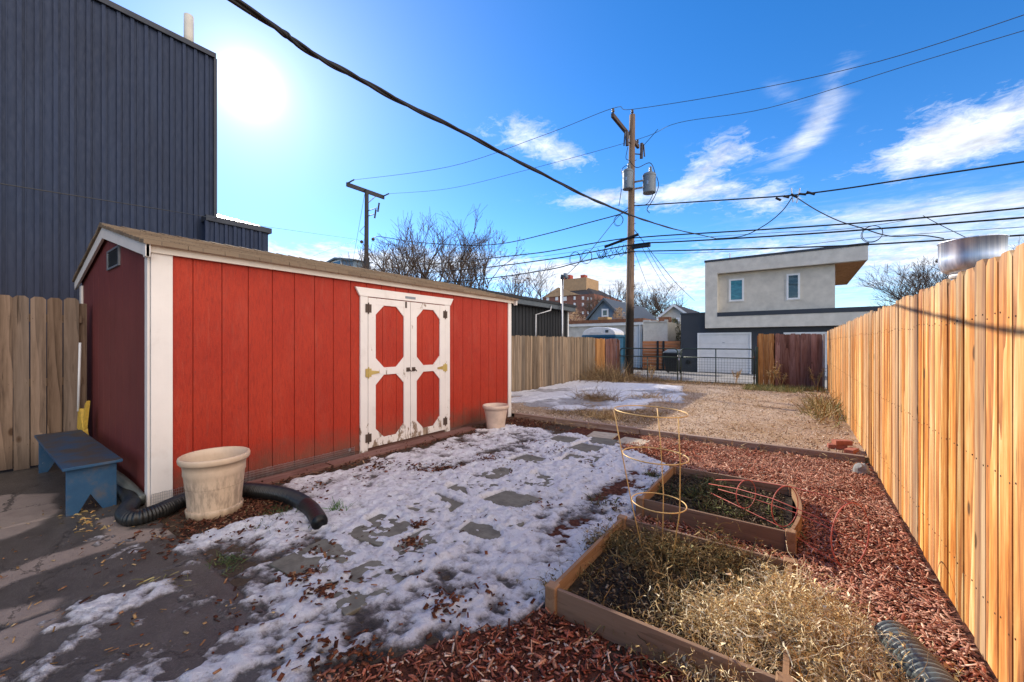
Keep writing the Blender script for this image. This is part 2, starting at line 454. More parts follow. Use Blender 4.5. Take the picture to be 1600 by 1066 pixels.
    col = m.mix(m.mr(n1, .35, .7), (.66, .50, .35), (.58, .43, .29))
    col = m.mix(m.math('MULTIPLY', m.mr(n2, .44, .60, 0, .75), m.mr(z, .30, .38, 1, .12)), col, (.30, .22, .155))
    col = m.mix(m.mr(m.math('ADD', z, m.math('MULTIPLY', n1, .12)), .08, .16, .55, 0), col, (.3, .19, .09)); MT['pot'] = m.out(col, .5, 0, .4)
    MT['pot_smooth'] = flat('blush plastic pot', (.66, .50, .38), .5, 0, .1, dirt=(.3, .2, .12), dirt_amt=.3)
    # ground stuff
    m = NT('earth'); n1 = m.noise(m.pos(), 3, 6, .7); n2 = m.noise(m.pos(), 40, 4, .7)
    col = m.ramp(n1, [(.3, (.05, .036, .026)), (.6, (.10, .07, .048)), (.8, (.15, .11, .075))]); m.bump(n2, .8, .02); MT['earth'] = m.out(col, .95, 0, .1)
    m = NT('bed soil'); n1 = m.noise(m.pos(), 9, 6, .7); n2 = m.noise(m.pos(), 60, 4, .7)
    col = m.ramp(n1, [(.3, (.022, .017, .012)), (.55, (.055, .042, .03)), (.75, (.12, .095, .07))]); m.bump(n2, 1.0, .02); MT['soil'] = m.out(col, .95, 0, .1)
    m = NT('patio concrete'); a = m.sep(m.attr().outputs['Vector']); n1 = m.noise(m.pos(), 5, 7, .7); n2 = m.noise(m.pos(), 120, 3, .7); n3 = m.noise(m.pos((.5, 1, 1)), 14, 6, .75)
    dry = m.mix(m.mr(n1, .3, .7), (.23, .175, .14), (.31, .245, .20)); wet = m.mix(m.mr(n1, .3, .7), (.052, .044, .037), (.092, .080, .068))
    wet = m.mix(m.mr(n3, .5, .7, 0, .5), wet, (.125, .105, .095))
    col = m.mix(a[0], wet, dry); col = m.mix(m.mr(n2, .52, .75, 0, .25), col, (.3, .27, .24))
    col = m.mix(m.mr(m.noise(m.pos(), 38, 6, .8), .56, .72, 0, .55), col, (.05, .042, .037)); col = m.mix(m.mr(m.noise(m.pos(), 75, 4, .8), .60, .72, 0, .5), col, (.36, .33, .30))
    cr = m.vor(m.pos((1, 1, 1), m.comb(m.math('MULTIPLY', n1, .5), m.math('MULTIPLY', n3, .25), 0.0)), .85, 'DISTANCE_TO_EDGE'); col = m.mix(m.mr(cr, .002, .007, .8, 0), col, (.022, .018, .015))
    m.bump(m.math('ADD', n2, m.math('MULTIPLY', n3, .5)), .6, .008); MT['concrete'] = m.out(col, m.mr(a[0], 0, 1, .42, .9), 0, .4)
    MT['alley'] = flat('alley concrete', (.23, .22, .21), .9, 0, .25, sc=1.2, bump=.3)
    MT['chips'] = tinted('wood chips', .97, .45, 90, .04)
    MT['straw'] = tinted('dry stems', .75, .25, 30, .2)
    MT['grass'] = tinted('grass blades', .7, .25, 30, .2)
    m = NT('mulch base'); n1 = m.noise(m.pos(), 30, 4, .7); m.bump(n1, 1, .03)
    MT['mulch_base'] = m.out(m.ramp(n1, [(.35, (.04, .017, .011)), (.6, (.14, .05, .03)), (.8, (.22, .1, .06))]), .95, 0, .1)
    m = NT('gravel'); v = m.n('ShaderNodeTexVoronoi'); m.L.new(m.pos(), v.inputs[0]); v.inputs['Scale'].default_value = 105
    n0 = m.noise(m.pos(), .9, 5, .65); n1 = m.noise(m.pos(), 9, 5, .7); n4 = m.noise(m.pos(), 60, 3, .7)
    c = m.mix(.45, m.ramp(m.sep(v.outputs['Color'])[0], [(0, (.30, .20, .13)), (.5, (.50, .355, .245)), (1, (.70, .55, .42))]), m.mix(m.mr(n4, .3, .7), (.38, .26, .175), (.66, .50, .37)))
    c = m.mix(m.mr(n1, .5, .66, 0, .5), c, (.46, .31, .17)); c = m.mix(m.mr(n0, .47, .60, 0, .6), c, (.36, .22, .115)); c = m.mix(m.mr(m.noise(m.pos((1, .35, 1)), .8, 5, .7), .5, .62, 0, .45), c, (.62, .50, .40))
    m.bump(v.outputs['Distance'], .8, .02); MT['gravel'] = m.out(c, .95, 0, .1)
    # snow
    m = NT('old snow'); a = m.sep(m.attr().outputs['Vector']); n1 = m.noise(m.pos(), 7, 7, .7); n2 = m.noise(m.pos(), 45, 5, .75); n3 = m.noise(m.pos(), 160, 3, .7)
    col = m.mix(m.mr(n1, .3, .7), (.84, .83, .85), (.72, .70, .71))
    aa = m.math('ADD', a[0], m.math('MULTIPLY', m.math('SUBTRACT', n2, .5), 1.0))
    sl = m.ramp(aa, [(0, (.06, .05, .045)), (.22, (.13, .115, .105)), (.40, (.36, .335, .33)), (.56, (.64, .62, .625)), (.85, (.86, .845, .86))])
    col = m.mix(1.0, sl, m.mix(m.mr(n1, .3, .7), (1, 1, 1), (.84, .83, .84)), 'MULTIPLY')
    n5 = m.noise(m.pos(), 16, 7, .75)
    col = m.mix(m.mr(n5, .52, .68, 0, .65), col, (.25, .20, .175))
    col = m.mix(m.mr(n3, .62, .72, 0, .6), col, (.15, .09, .065))
    m.bump(m.math('ADD', m.math('MULTIPLY', n2, 1.0), m.math('MULTIPLY', n3, .5)), .9, .025)
    m.out(col, m.mr(n1, .3, .7, .3, .55), 0, .35)
    m.b.inputs['Subsurface Weight'].default_value = .0
    MT['snow'] = m.m
    MT['bark'] = flat('grey bark', (.085, .065, .055), .9, 0, .3)
    MT['twig'] = tinted('twigs', .9, .2, 8, .1)
    MT['leaf'] = tinted('leaves', .8, .3, 20, .2)
    MT['cage'] = flat('straw coloured wire', (.62, .40, .15), .45, .2, .15)
    MT['cage_red'] = flat('faded red wire', (.50, .11, .08), .5, 0, .25)
    MT['yellow'] = flat('yellow bristles', (.55, .35, .05), .7, 0, .2, sc=30)
    MT['white_plastic'] = flat('white metal', (.7, .7, .68), .4, 0, .1)
    MT['vent_metal'] = flat('vent metal', (.23, .25, .27), .5, .5, .1)
    MT['pipe_black'] = flat('corrugated pipe', (.012, .013, .013), .38, 0, .3, spec=.5, dirt=(.09, .08, .07), dirt_amt=.25)
    MT['pipe_green'] = flat('green-black pipe', (.13, .15, .14), .36, 0, .3, spec=.6, dirt=(.16, .15, .12), dirt_amt=.3)


make_materials()


def rt():
    return (random.random(), random.random(), random.random() ** 2)


# ------------------------------------------------------------------ wires as smooth curves
def crom(pts, n=10):
    P = [Vector(p) for p in pts]; out = []
    for i in range(len(P) - 1):
        p0 = P[max(i - 1, 0)]; p1 = P[i]; p2 = P[i + 1]; p3 = P[min(i + 2, len(P) - 1)]
        for k in range(n):
            t = k / n
            out.append(.5 * ((2 * p1) + (p2 - p0) * t + (2 * p0 - 5 * p1 + 4 * p2 - p3) * t * t + (3 * p1 - p0 - 3 * p2 + p3) * t ** 3))
    out.append(P[-1]); return out


def wire(label, pts, r, mat='cable', name='utility_wire', cat='wire', group='overhead wires', n=8):
    pts = [Vector(p) for p in pts]
    if pts[-1].x > 9: pts.append(pts[-1] + (pts[-1] - pts[-2]).normalized() * 28)     # on to the next pole down the alley
    o = MB().tube(crom(pts, n), r, 6).build(name, MT[mat])
    return tag(o, label, cat, group)


# =================================================================== GROUND
def grid(name, x0, x1, y0, y1, step, zf, mat, tintf=None, keep=None, smooth=True):
    nx = int(round((x1 - x0) / step)) + 1; ny = int(round((y1 - y0) / step)) + 1
    X, Y = np.meshgrid(np.linspace(x0, x1, nx), np.linspace(y0, y1, ny))
    Z = zf(X, Y); v = np.stack([X.ravel(), Y.ravel(), Z.ravel()], 1)
    i = np.arange((ny - 1) * nx).reshape(ny - 1, nx)[:, :-1].ravel()
    f = np.stack([i, i + 1, i + nx + 1, i + nx], 1)
    if keep is not None:
        k = keep(X, Y, Z).ravel(); f = f[k[f].any(1)]
        used = np.unique(f); remap = np.zeros(len(v), int); remap[used] = np.arange(len(used)); v = v[used]; f = remap[f]
        Xk, Yk, Zk = X.ravel()[used], Y.ravel()[used], Z.ravel()[used]
    else:
        Xk, Yk, Zk = X.ravel(), Y.ravel(), Z.ravel()
    t = np.full((len(v), 3), .5) if tintf is None else tintf(Xk, Yk, Zk)
    return npmesh(name, v, f, t, mat, smooth=smooth)


def pdist(X, Y, pts):
    d = np.full(X.shape, 1e9)
    for (ax, ay), (bx, by) in zip(pts[:-1], pts[1:]):
        vx, vy = bx - ax, by - ay; t = np.clip(((X - ax) * vx + (Y - ay) * vy) / (vx * vx + vy * vy + 1e-12), 0, 1)
        d = np.minimum(d, np.hypot(X - ax - t * vx, Y - ay - t * vy))
    return d


def ground():
    o = MB().add([(-400, -400, -.03), (400, -400, -.03), (400, 400, -.03), (-400, 400, -.03)], [(0, 1, 2, 3)]).build('ground', MT['earth'], base=(0, 0, -.03)); tag(o, kind='structure')
    # the yard soil with its own unevenness
    o = grid('yard_soil', -9.5, 1.6, -2, 6.6, .06, lambda X, Y: -.008 + .012 * fbm(X * 3, Y * 3, 3, 5), MT['earth']); tag(o, kind='structure')
    # patio slab, wet with dry islands
    def dryf(X, Y, Z):
        n = (fbm(X * 3.5, Y * 3.5, 4, 9) - .5)
        w = .075 + .15 * n
        a = sstep(w + .03, w - .02, pdist(X, Y, [(-3.9, .02), (-4.03, .36), (-4.06, .54), (-4.13, .67), (-4.12, .75), (-3.97, .86)]) - .02)
        b = sstep(w + .03, w - .02, pdist(X, Y, [(-4.13, .67), (-4.42, .76), (-4.6, .72)]) - .0)
        c = sstep(w + .05, w - .02, pdist(X, Y, [(-4.9, .05), (-5.0, .22), (-5.3, .32), (-5.75, .34), (-6.0, .2)]) - .1)
        d = sstep(w + .04, w - .02, pdist(X, Y, [(-3.5, -.1), (-3.42, .12), (-3.36, .22)]) - .0) + sstep(w + .04, w - .02, pdist(X, Y, [(-3.15, -.1), (-3.1, .1), (-3.2, .22)]) - .02)
        m = np.clip(a + b + c + d, 0, 1)
        m = m * (pdist(X, Y, [(-3.29, -3), (-3.29, 3)]) > .012)
        return np.stack([m, m, m], 1)
    def pz(X, Y):
        g = np.minimum(pdist(X, Y, [(-3.29, -3), (-3.29, 3)]), np.minimum(pdist(X, Y, [(-5.05, -3), (-5.05, 3)]), pdist(X, Y, [(-7.5, .12), (-4.6, .12)]) + .003))
        return .012 - .012 * sstep(.016, .006, g) + .003 * fbm(X * 4, Y * 4, 3, 2) - .06 * sstep(.94, .99, Y + .03 * fbm(X * 6, Y * 0, 2, 3) - .03) * (X > -4.6)
    o = grid('patio', -7.4, -1.5, -1.2, 1.04, .018, pz, MT['concrete'], dryf); tag(o, kind='structure')
    # mulch base, gravel yard, alley
    o = grid('mulch_ground', -3.1, .80, .7, 6.42, .04, lambda X, Y: .004 + .03 * (fbm(X * 2.2, Y * 2.2, 4, 21) - .4) - .06 * sstep(-1.9, -2.6, X) * sstep(5.2, 4.4, Y) - .06 * sstep(-1.12, -1.3, X + .5 * (1.9 - Y)) * sstep(2.2, 1.9, Y), MT['mulch_base']); tag(o, kind='structure')
    o = grid('gravel_yard', -6.6, .78, 6.47, 16.4, .05, lambda X, Y: .065 + .035 * (fbm(X * .9, Y * .9, 5, 31) - .5) - .05 * sstep(15.2, 16.3, Y), MT['gravel']); tag(o, kind='structure')
    o = MB().box(-60, 40, 16.6, 21.9, -.028, .012).build('alley', MT['alley'], base=(0, 18, 0)); tag(o, kind='structure')
    o = MB().box(-60, 40, 21.9, 60, -.028, .006).build('far_yards', MT['earth'], base=(0, 40, 0)); tag(o, kind='structure')


ground()

# --------------------------------------------------------------- snow
PAVERS = [(-2.62, 1.40), (-2.12, 1.42), (-2.64, 1.92), (-2.15, 1.95), (-2.63, 2.46), (-1.95, 2.46), (-2.64, 3.0), (-2.14, 2.98), (-2.66, 3.52), (-2.17, 3.54), (-2.68, 4.1), (-2.2, 4.52), (-2.85, 5.3), (-2.36, 5.05), (-2.34, 5.52), (-2.50, 5.92), (-1.98, 5.80)]


def paver_d(X, Y, i):
    x, y = PAVERS[i]; a = math.radians([4, -7, 9, 2, -5, 11, 3, -9, 6, 0, -4, 8, 3, -6, 5, 7, -3][i]); c, s = math.cos(a), math.sin(a)
    return np.maximum(np.abs((X - x) * c + (Y - y) * s), np.abs(-(X - x) * s + (Y - y) * c)) - .2


def snow_h(X, Y):
    big = fbm(X * 1.3 + 3, Y * 1.3, 3, 41); mid = fbm(X * 4.2, Y * 3.6, 4, 47); rid = 1 - np.abs(2 * fbm(X * 5 + Y * 2.2, Y * 3.4 - X * 1.2, 3, 53) - 1); fine = fbm(X * 17, Y * 17, 4, 59)
    # outline of the drift between shed and beds
    left = sstep(-4.52, -4.15, X + .45 * (mid - .5) + .2 * (big - .5)); 
    near = sstep(.1, .75, Y + .7 * (big - .5) + 1.1 * (mid - .5) - .30 * (X + 2.4) * (X > -2.4) + .45 * sstep(-3.1, -2.5, X) - .10 * sstep(-3.2, -3.8, X) + .18 + .45 * sstep(-3.0, -2.6, X))
    right = sstep(-1.04, -1.20, X + .12 * (mid - .5) + .55 * sstep(1.9, .9, Y) + .84 * sstep(4.7, 5.6, Y))
    near = near * sstep(-.15, .25, Y + .5 * (mid - .5)); far = sstep(6.1, 5.6, Y + .5 * (mid - .5) + .3 * sstep(-3.1, -2.0, X))
    pl = sstep(-3.5, -3.8, X + .3 * (mid - .5)) * sstep(2.1, 1.5, Y) * sstep(.75, 1.0, Y)
    m = left * near * right * far * (1 - pl)
    micro = fbm(X * 43, Y * 43, 3, 77); crust = np.abs(2 * fbm(X * 7.5, Y * 6.5, 4, 67) - 1)
    thin = sstep(2.2, .9, Y)
    h = m * (.022 + .050 * (mid - .46) + .026 * (rid - .58) + .028 * (.22 - crust) + .044 * (fine - .5) + .020 * (micro - .5) + .02 * (big - .5) - .002 * thin) + (m - 1) * .05
    # melt strips where people walked and along the bed boards
    h -= .034 * sstep(.30, .0, np.abs(X + 3.3 + .5 * (big - .5) - .12 * np.sin(Y * 1.3))) * sstep(2.4, 3.4, Y) * sstep(.3, .55, mid)
    h -= .036 * sstep(.20, .0, np.abs(X + 1.48 + .14 * (mid - .5))) * sstep(2.2, 2.9, Y) * sstep(4.9, 4.2, Y) * (.4 + mid)
    h -= .022 * sstep(.42, .6, fbm(X * 2.4, Y * 1.3, 4, 68)) * sstep(1.5, 1.0, Y) + .012 * sstep(-2.7, -3.0, X) * sstep(.95, .8, Y)
    for i in range(len(PAVERS)):
        d = paver_d(X, Y, i); s_ = fbm(X * 3.1 + i * 7, Y * 3.1, 3, 61)
        bare = [.60, .56, .46, .57, .50, .52, .46, .42, .52, .60, .42, .38, .43, .42, .45, .1, .1][i]
        h = h - .06 * sstep(.03, -.01, d) * sstep(bare, bare + .09, s_) + .012 * sstep(.08, .0, np.abs(d - .02))
    return h + .004


def snow():
    def zf(X, Y): return snow_h(X, Y)
    def tf(X, Y, Z):
        a = np.clip((Z + .003 - .010 * (Y < 1.0) - .030 * (fbm(X * 2.6 + 5, Y * 1.7, 4, 75) - .45)) / .036, 0, 1); return np.stack([a, a, a], 1)
    o = grid('snow', -4.5, -.9, -.4, 6.25, .0135, zf, MT['snow'], tf, lambda X, Y, Z: Z > -.014); tag(o, 'half melted dirty snow over the pavers in front of the red shed', 'snow', kind='stuff')
    def z2(X, Y):
        m = sstep(0, .8, 1.0 - np.abs((X + 5.0 + .12 * (Y - 9) - .0) / (2.3 + .10 * (Y - 8)))) 
        n = fbm(X * 1.1, Y * 1.1, 4, 71); f = fbm(X * 5, Y * 5, 4, 73)
        e = (Y - 7.0) ; lim = sstep(.0, .5, e + .8 * (n - .5)) * sstep(14.3, 13.4, Y + .8 * (n - .5) + .0 * X)
        edge = -2.45 - 1.9 * sstep(8.6, 6.7, Y)
        r = sstep(.15, -.35, X - edge + 1.6 * (n - .5))
        h = lim * r * (.06 + .07 * (n - .45) + .05 * (f - .5)) - .03 * (1 - lim * r) - .02 - .035 * sstep(.52, .64, fbm(X * 1.3, Y * 1.3, 4, 78))
        return h + .075
    o = grid('snow', -6.45, -1.6, 6.5, 14.6, .035, z2, MT['snow'], lambda X, Y, Z: np.stack([np.clip((Z - .07) / .028, .42, 1)] * 3, 1), lambda X, Y, Z: Z > .062); tag(o, 'smooth shaded snow patch on the gravel beside the grey back fence', 'snow', kind='stuff')


snow()

PL = ['flagstone half bare in the slush nearest the patio, left of its pair', 'flagstone half bare in the slush nearest the patio, right of its pair', 'large flagstone showing two bare corners right of the drain pipe mouth',
      'flagstone with one bare rounded corner midway between pipe mouth and near raised bed', 'flagstone in the shed-side row level with the near raised bed', 'flagstone set closest to the far left corner of the near raised bed',
      'long-edged flagstone in the snow in front of the shed door', 'flagstone with a wide bare grey top beside the far raised bed', 'mostly buried flagstone in the snow beyond the shed door', 'mostly buried flagstone beside the far raised bed',
      'dark bare flagstone in the snow out from the small beige pot', 'dark square flagstone near the sunlit edge of the snow', 'flagstone closest to the small beige pot', 'bare flagstone in the far snow between two others',
      'dark flagstone just inside the shade line by the timber edging', 'flagstone coloured paler for full sun beside the timber edging, nearer the shed', 'flagstone coloured paler for full sun beside the timber edging, nearer the cage']
for i, (x, y) in enumerate(PAVERS):
    a = math.radians([4, -7, 9, 2, -5, 11, 3, -9, 6, 0, -4, 8, 3, -6, 5, 7, -3][i]); c, s = math.cos(a), math.sin(a)
    o = MB().obox((x, y, .005), (.2 * c, .2 * s, 0), (-.2 * s, .2 * c, 0), (random.uniform(-.004, .004), random.uniform(-.004, .004), .02)).build('flagstone', MT['paver_sunlit' if i > 14 else 'concrete_paver'], bevel=.006)
    tag(o, PL[i], 'flagstone', 'flagstones laid through the yard')


# --------------------------------------------------------------- scattered chips, leaves, straw
def chips(name, xy, zbase, L, W, T, cols, wts, tilt=.35, mat='chips', seed=1, parent=None, patch=False):
    r = np.random.default_rng(seed); n = len(xy)
    l = (L[0] + (L[1] - L[0]) * r.random(n) ** 1.9) / 2; w = r.uniform(W[0], W[1], n) / 2; t = r.uniform(T[0], T[1], n) / 2
    yaw = r.uniform(0, 2 * np.pi, n); pit = r.normal(0, tilt, n); rol = r.normal(0, tilt, n)
    u = np.stack([np.cos(yaw) * np.cos(pit), np.sin(yaw) * np.cos(pit), np.sin(pit)], 1)
    s = np.stack([-np.sin(yaw), np.cos(yaw), np.zeros(n)], 1); nn = np.cross(u, s)
    v2 = s * np.cos(rol)[:, None] + nn * np.sin(rol)[:, None]; nn = np.cross(u, v2)
    zc = zbase(xy[:, 0], xy[:, 1]) if callable(zbase) else np.full(n, zbase)
    c = np.stack([xy[:, 0], xy[:, 1], zc + np.abs(np.sin(pit)) * l * .8 + t + r.uniform(0, .008, n)], 1)
    U = u * l[:, None]; V = v2 * w[:, None]; N = nn * t[:, None]; tp = r.uniform(.4, 1, n)[:, None]
    vs = np.stack([c - U - V * tp - N, c + U - V - N, c + U + V * tp - N, c - U + V - N, c - U - V * tp + N, c + U * .9 - V + N, c + U + V * tp + N, c - U * .9 + V + N], 1).reshape(-1, 3)
    fb = np.array([(3, 2, 1, 0), (4, 5, 6, 7), (0, 1, 5, 4), (1, 2, 6, 5), (2, 3, 7, 6), (3, 0, 4, 7)])
    f = (fb[None] + (np.arange(n) * 8)[:, None, None]).reshape(-1, 4)
    cc = np.array(cols)[r.choice(len(cols), n, p=np.array(wts) / sum(wts))] * r.uniform(.55, 1.4, (n, 1))
    if patch:  # random faded patches, plus sunlight painted as paler chips away from the front
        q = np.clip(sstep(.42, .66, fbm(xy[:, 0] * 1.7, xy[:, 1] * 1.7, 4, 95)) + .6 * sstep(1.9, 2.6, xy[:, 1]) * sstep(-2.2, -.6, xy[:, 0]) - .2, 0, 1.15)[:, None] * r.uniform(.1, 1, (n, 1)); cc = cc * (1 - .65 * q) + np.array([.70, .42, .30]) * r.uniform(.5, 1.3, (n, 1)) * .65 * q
    return npmesh(name, vs, f, np.repeat(cc, 8, 0), MT[mat], parent)


RED = [(.24, .068, .040), (.36, .125, .072), (.15, .042, .027), (.46, .23, .14), (.62, .44, .32), (.08, .03, .021), (.31, .10, .064)]
RW = [3, 3, 2, 2, 1.4, 1.4, 2]


def mulch():
    def rnd(n, x0, x1, y0, y1): return np.stack([rng.uniform(x0, x1, n), rng.uniform(y0, y1, n)], 1)
    A = np.concatenate([rnd(19000, 0.0, .67, 1.5, 6.3), rnd(20000, -2.3, .0, 4.5, 6.32), rnd(6500, -1.9, .1, .8, 1.86), rnd(1300, -1.1, 0, 2.95, 3.37)])
    x, y = A[:, 0], A[:, 1]; n = fbm(x * 3, y * 3, 3, 81)
    keep = np.where((x < -1.1) & (y > 4), (x > -1.9 + .7 * (n - .5) + .5 * sstep(5.4, 4.6, y)), True)
    keep &= np.where(y < 1.9, (y < 1.86) & (x > -1.14 - .5 * (1.9 - y) + .5 * (n - .5)), True)
    A = A[keep]
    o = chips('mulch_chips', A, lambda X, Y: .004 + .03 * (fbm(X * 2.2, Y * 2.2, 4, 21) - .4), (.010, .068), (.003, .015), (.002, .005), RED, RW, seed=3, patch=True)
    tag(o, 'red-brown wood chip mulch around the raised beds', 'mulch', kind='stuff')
    # loose leaves and chips blown over the snow, clustered
    P = []
    for k in range(42):
        cx, cy = rng.uniform(-4.1, -1.2), rng.uniform(.7, 6.0); m = rng.integers(5, 30); P.append(np.stack([rng.normal(cx, .09, m), rng.normal(cy, .06, m)], 1))
    for px, py, m, s in [(470, 905, 120, .07), (500, 935, 60, .06), (690, 735, 110, .1), (650, 735, 80, .1), (640, 855, 60, .05), (590, 735, 60, .1), (655, 828, 60, .04), (700, 955, 70, .08), (870, 1000, 60, .1), (560, 1040, 160, .12), (760, 720, 60, .1)]:
        g = gd(px, py); P.append(np.stack([rng.normal(g.x, s, m), rng.normal(g.y, s * .7, m)], 1))
    P.append(rnd(420, -4.2, -1.0, .4, 6.0))
    P = np.concatenate(P); P = P[(P[:, 0] > -4.6) & (P[:, 0] < -1.0)]
    o = chips('leaf_litter', P, lambda X, Y: np.maximum(snow_h(X, Y), .008) + .003, (.012, .045), (.008, .024), (.0015, .004), [(.10, .035, .02), (.17, .06, .03), (.06, .03, .022), (.24, .12, .06)], [3, 2, 2, .6], tilt=.3, seed=5)
    tag(o, 'brown leaves and bark crumbs blown over the snow', 'leaf litter', kind='stuff')
    # litter strip beside big pot and shed foot
    B = np.concatenate([np.stack([rng.normal(-3.85, .22, 1500), rng.normal(1.38, .2, 1500)], 1), np.stack([rng.uniform(-4.62, -4.25, 1100), rng.uniform(1.2, 6.3, 1100)], 1), np.stack([rng.normal(-4.0, .3, 900), rng.normal(6.0, .2, 900)], 1)])
    o = chips('leaf_litter', B, .014, (.015, .06), (.006, .018), (.002, .005), [(.12, .045, .028), (.07, .03, .02), (.2, .09, .05), (.3, .2, .12)], [3, 3, 1.5, .5], seed=8)
    tag(o, 'dark bark and dead leaves along the foot of the shed', 'leaf litter', kind='stuff')
    C = np.stack([rng.uniform(-5.3, -1.7, 260), rng.uniform(-.2, 1.0, 260)], 1)
    o = chips('leaf_litter', C, .018, (.01, .04), (.004, .014), (.001, .003), [(.3, .18, .08), (.2, .1, .05), (.42, .3, .16)], [2, 2, 1], seed=18)
    tag(o, 'tan leaf crumbs scattered on the wet concrete patio', 'leaf litter', kind='stuff')
    # soil debris inside beds
    D = np.concatenate([rnd(1700, -1.02, -.1, 1.93, 2.88), rnd(1900, -1.04, -.1, 3.45, 4.42)])
    o = chips('soil_debris', D, lambda X, Y: .062 + .02 * fbm(X * 5, Y * 5, 3, 15), (.01, .045), (.005, .016), (.002, .005), [(.05, .035, .025), (.09, .06, .038), (.14, .10, .06), (.24, .18, .12), (.03, .022, .018)], [3, 3, 2, .5, 3], seed=9)
    tag(o, 'dead leaf bits and crumbs on the raised bed soil', 'leaf litter', kind='stuff')
    # gravel stones
    n = 8000; x = rng.uniform(-5.5, .65, n); y = 6.55 + 8.6 * rng.random(n) ** 1.6
    o = chips('pebbles', np.stack([x, y], 1), lambda X, Y: .062 + .035 * (fbm(X * .9, Y * .9, 5, 31) - .5), (.007, .026), (.006, .018), (.005, .014), [(.48, .34, .24), (.62, .49, .38), (.36, .25, .17), (.70, .61, .51)], [3, 2, 2, 1], tilt=.5, seed=11)
    tag(o, 'loose pinkish pebbles over the back gravel', 'pebbles', kind='stuff')


mulch()


def ribbons(p0, d0, length, width, seg, curl, droop, cols, seed, taper=True):
    r = np.random.default_rng(seed); n = len(p0)
    P = np.zeros((n, seg + 1, 3)); P[:, 0] = p0; d = d0 / np.linalg.norm(d0, axis=1, keepdims=True); st = (length / seg)[:, None]
    for k in range(seg):
        P[:, k + 1] = P[:, k] + d * st
        d = d + r.normal(0, curl, (n, 3)) + np.array([0, 0, -droop]); d /= np.linalg.norm(d, axis=1, keepdims=True)
    q = r.normal(0, 1, (n, 3)); D = P[:, -1] - P[:, 0]; w = np.cross(D, q); w /= np.linalg.norm(w, axis=1, keepdims=True) + 1e-9
    tp = np.linspace(1, .25 if taper else 1, seg + 1)[None, :, None] * width[:, None, None] / 2
    v = np.stack([P - w[:, None] * tp, P + w[:, None] * tp], 2).reshape(-1, 3)
    a = np.arange(seg); fb = np.stack([2 * a, 2 * a + 1, 2 * a + 3, 2 * a + 2], 1)
    f = (fb[None] + (np.arange(n) * (seg + 1) * 2)[:, None, None]).reshape(-1, 4)
    c = np.array(cols)[r.integers(0, len(cols), n)] * r.uniform(.65, 1.3, (n, 1))
    return v, f, np.repeat(c, (seg + 1) * 2, 0), P


def join(parts):
    vs, fs, ts, b = [], [], [], 0
    for v, f, t in parts:
        vs.append(v); fs.append(f + b); ts.append(t); b += len(v)
    return np.concatenate(vs), np.concatenate(fs), np.concatenate(ts)


def tuft(name, label, cat, n, cx, cy, sx, sy, z, H, W, cols, seed, lean=.6, droop=.08, kind=None, curl=.12, group=None, cond=None, stuff=False):
    r = np.random.default_rng(seed)
    p = np.stack([r.normal(cx, sx, n), r.normal(cy, sy, n), np.full(n, z)], 1) if kind is None else np.stack([r.uniform(cx - sx, cx + sx, n), r.uniform(cy - sy, cy + sy, n), np.full(n, z)], 1)
    if cond is not None: p = p[cond(p[:, 0], p[:, 1])]; n = len(p)
    d = np.stack([r.normal(0, lean, n), r.normal(0, lean, n), r.uniform(.5, 1, n)], 1)
    v, f, t, _ = ribbons(p, d, r.uniform(H[0], H[1], n), r.uniform(W[0], W[1], n), 4, curl, droop, cols, seed)
    return tag(npmesh(name, v, f, t, MT['grass']), label, cat, group, 'stuff' if stuff else kind)


STRAW = [(.42, .27, .11), (.50, .34, .16), (.33, .19, .075), (.56, .42, .22)]
DULL = [(.22, .14, .065), (.28, .19, .09), (.16, .09, .045), (.34, .24, .12)]
GREENY = [(.15, .17, .05), (.22, .21, .07), (.30, .25, .09), (.38, .28, .12)]


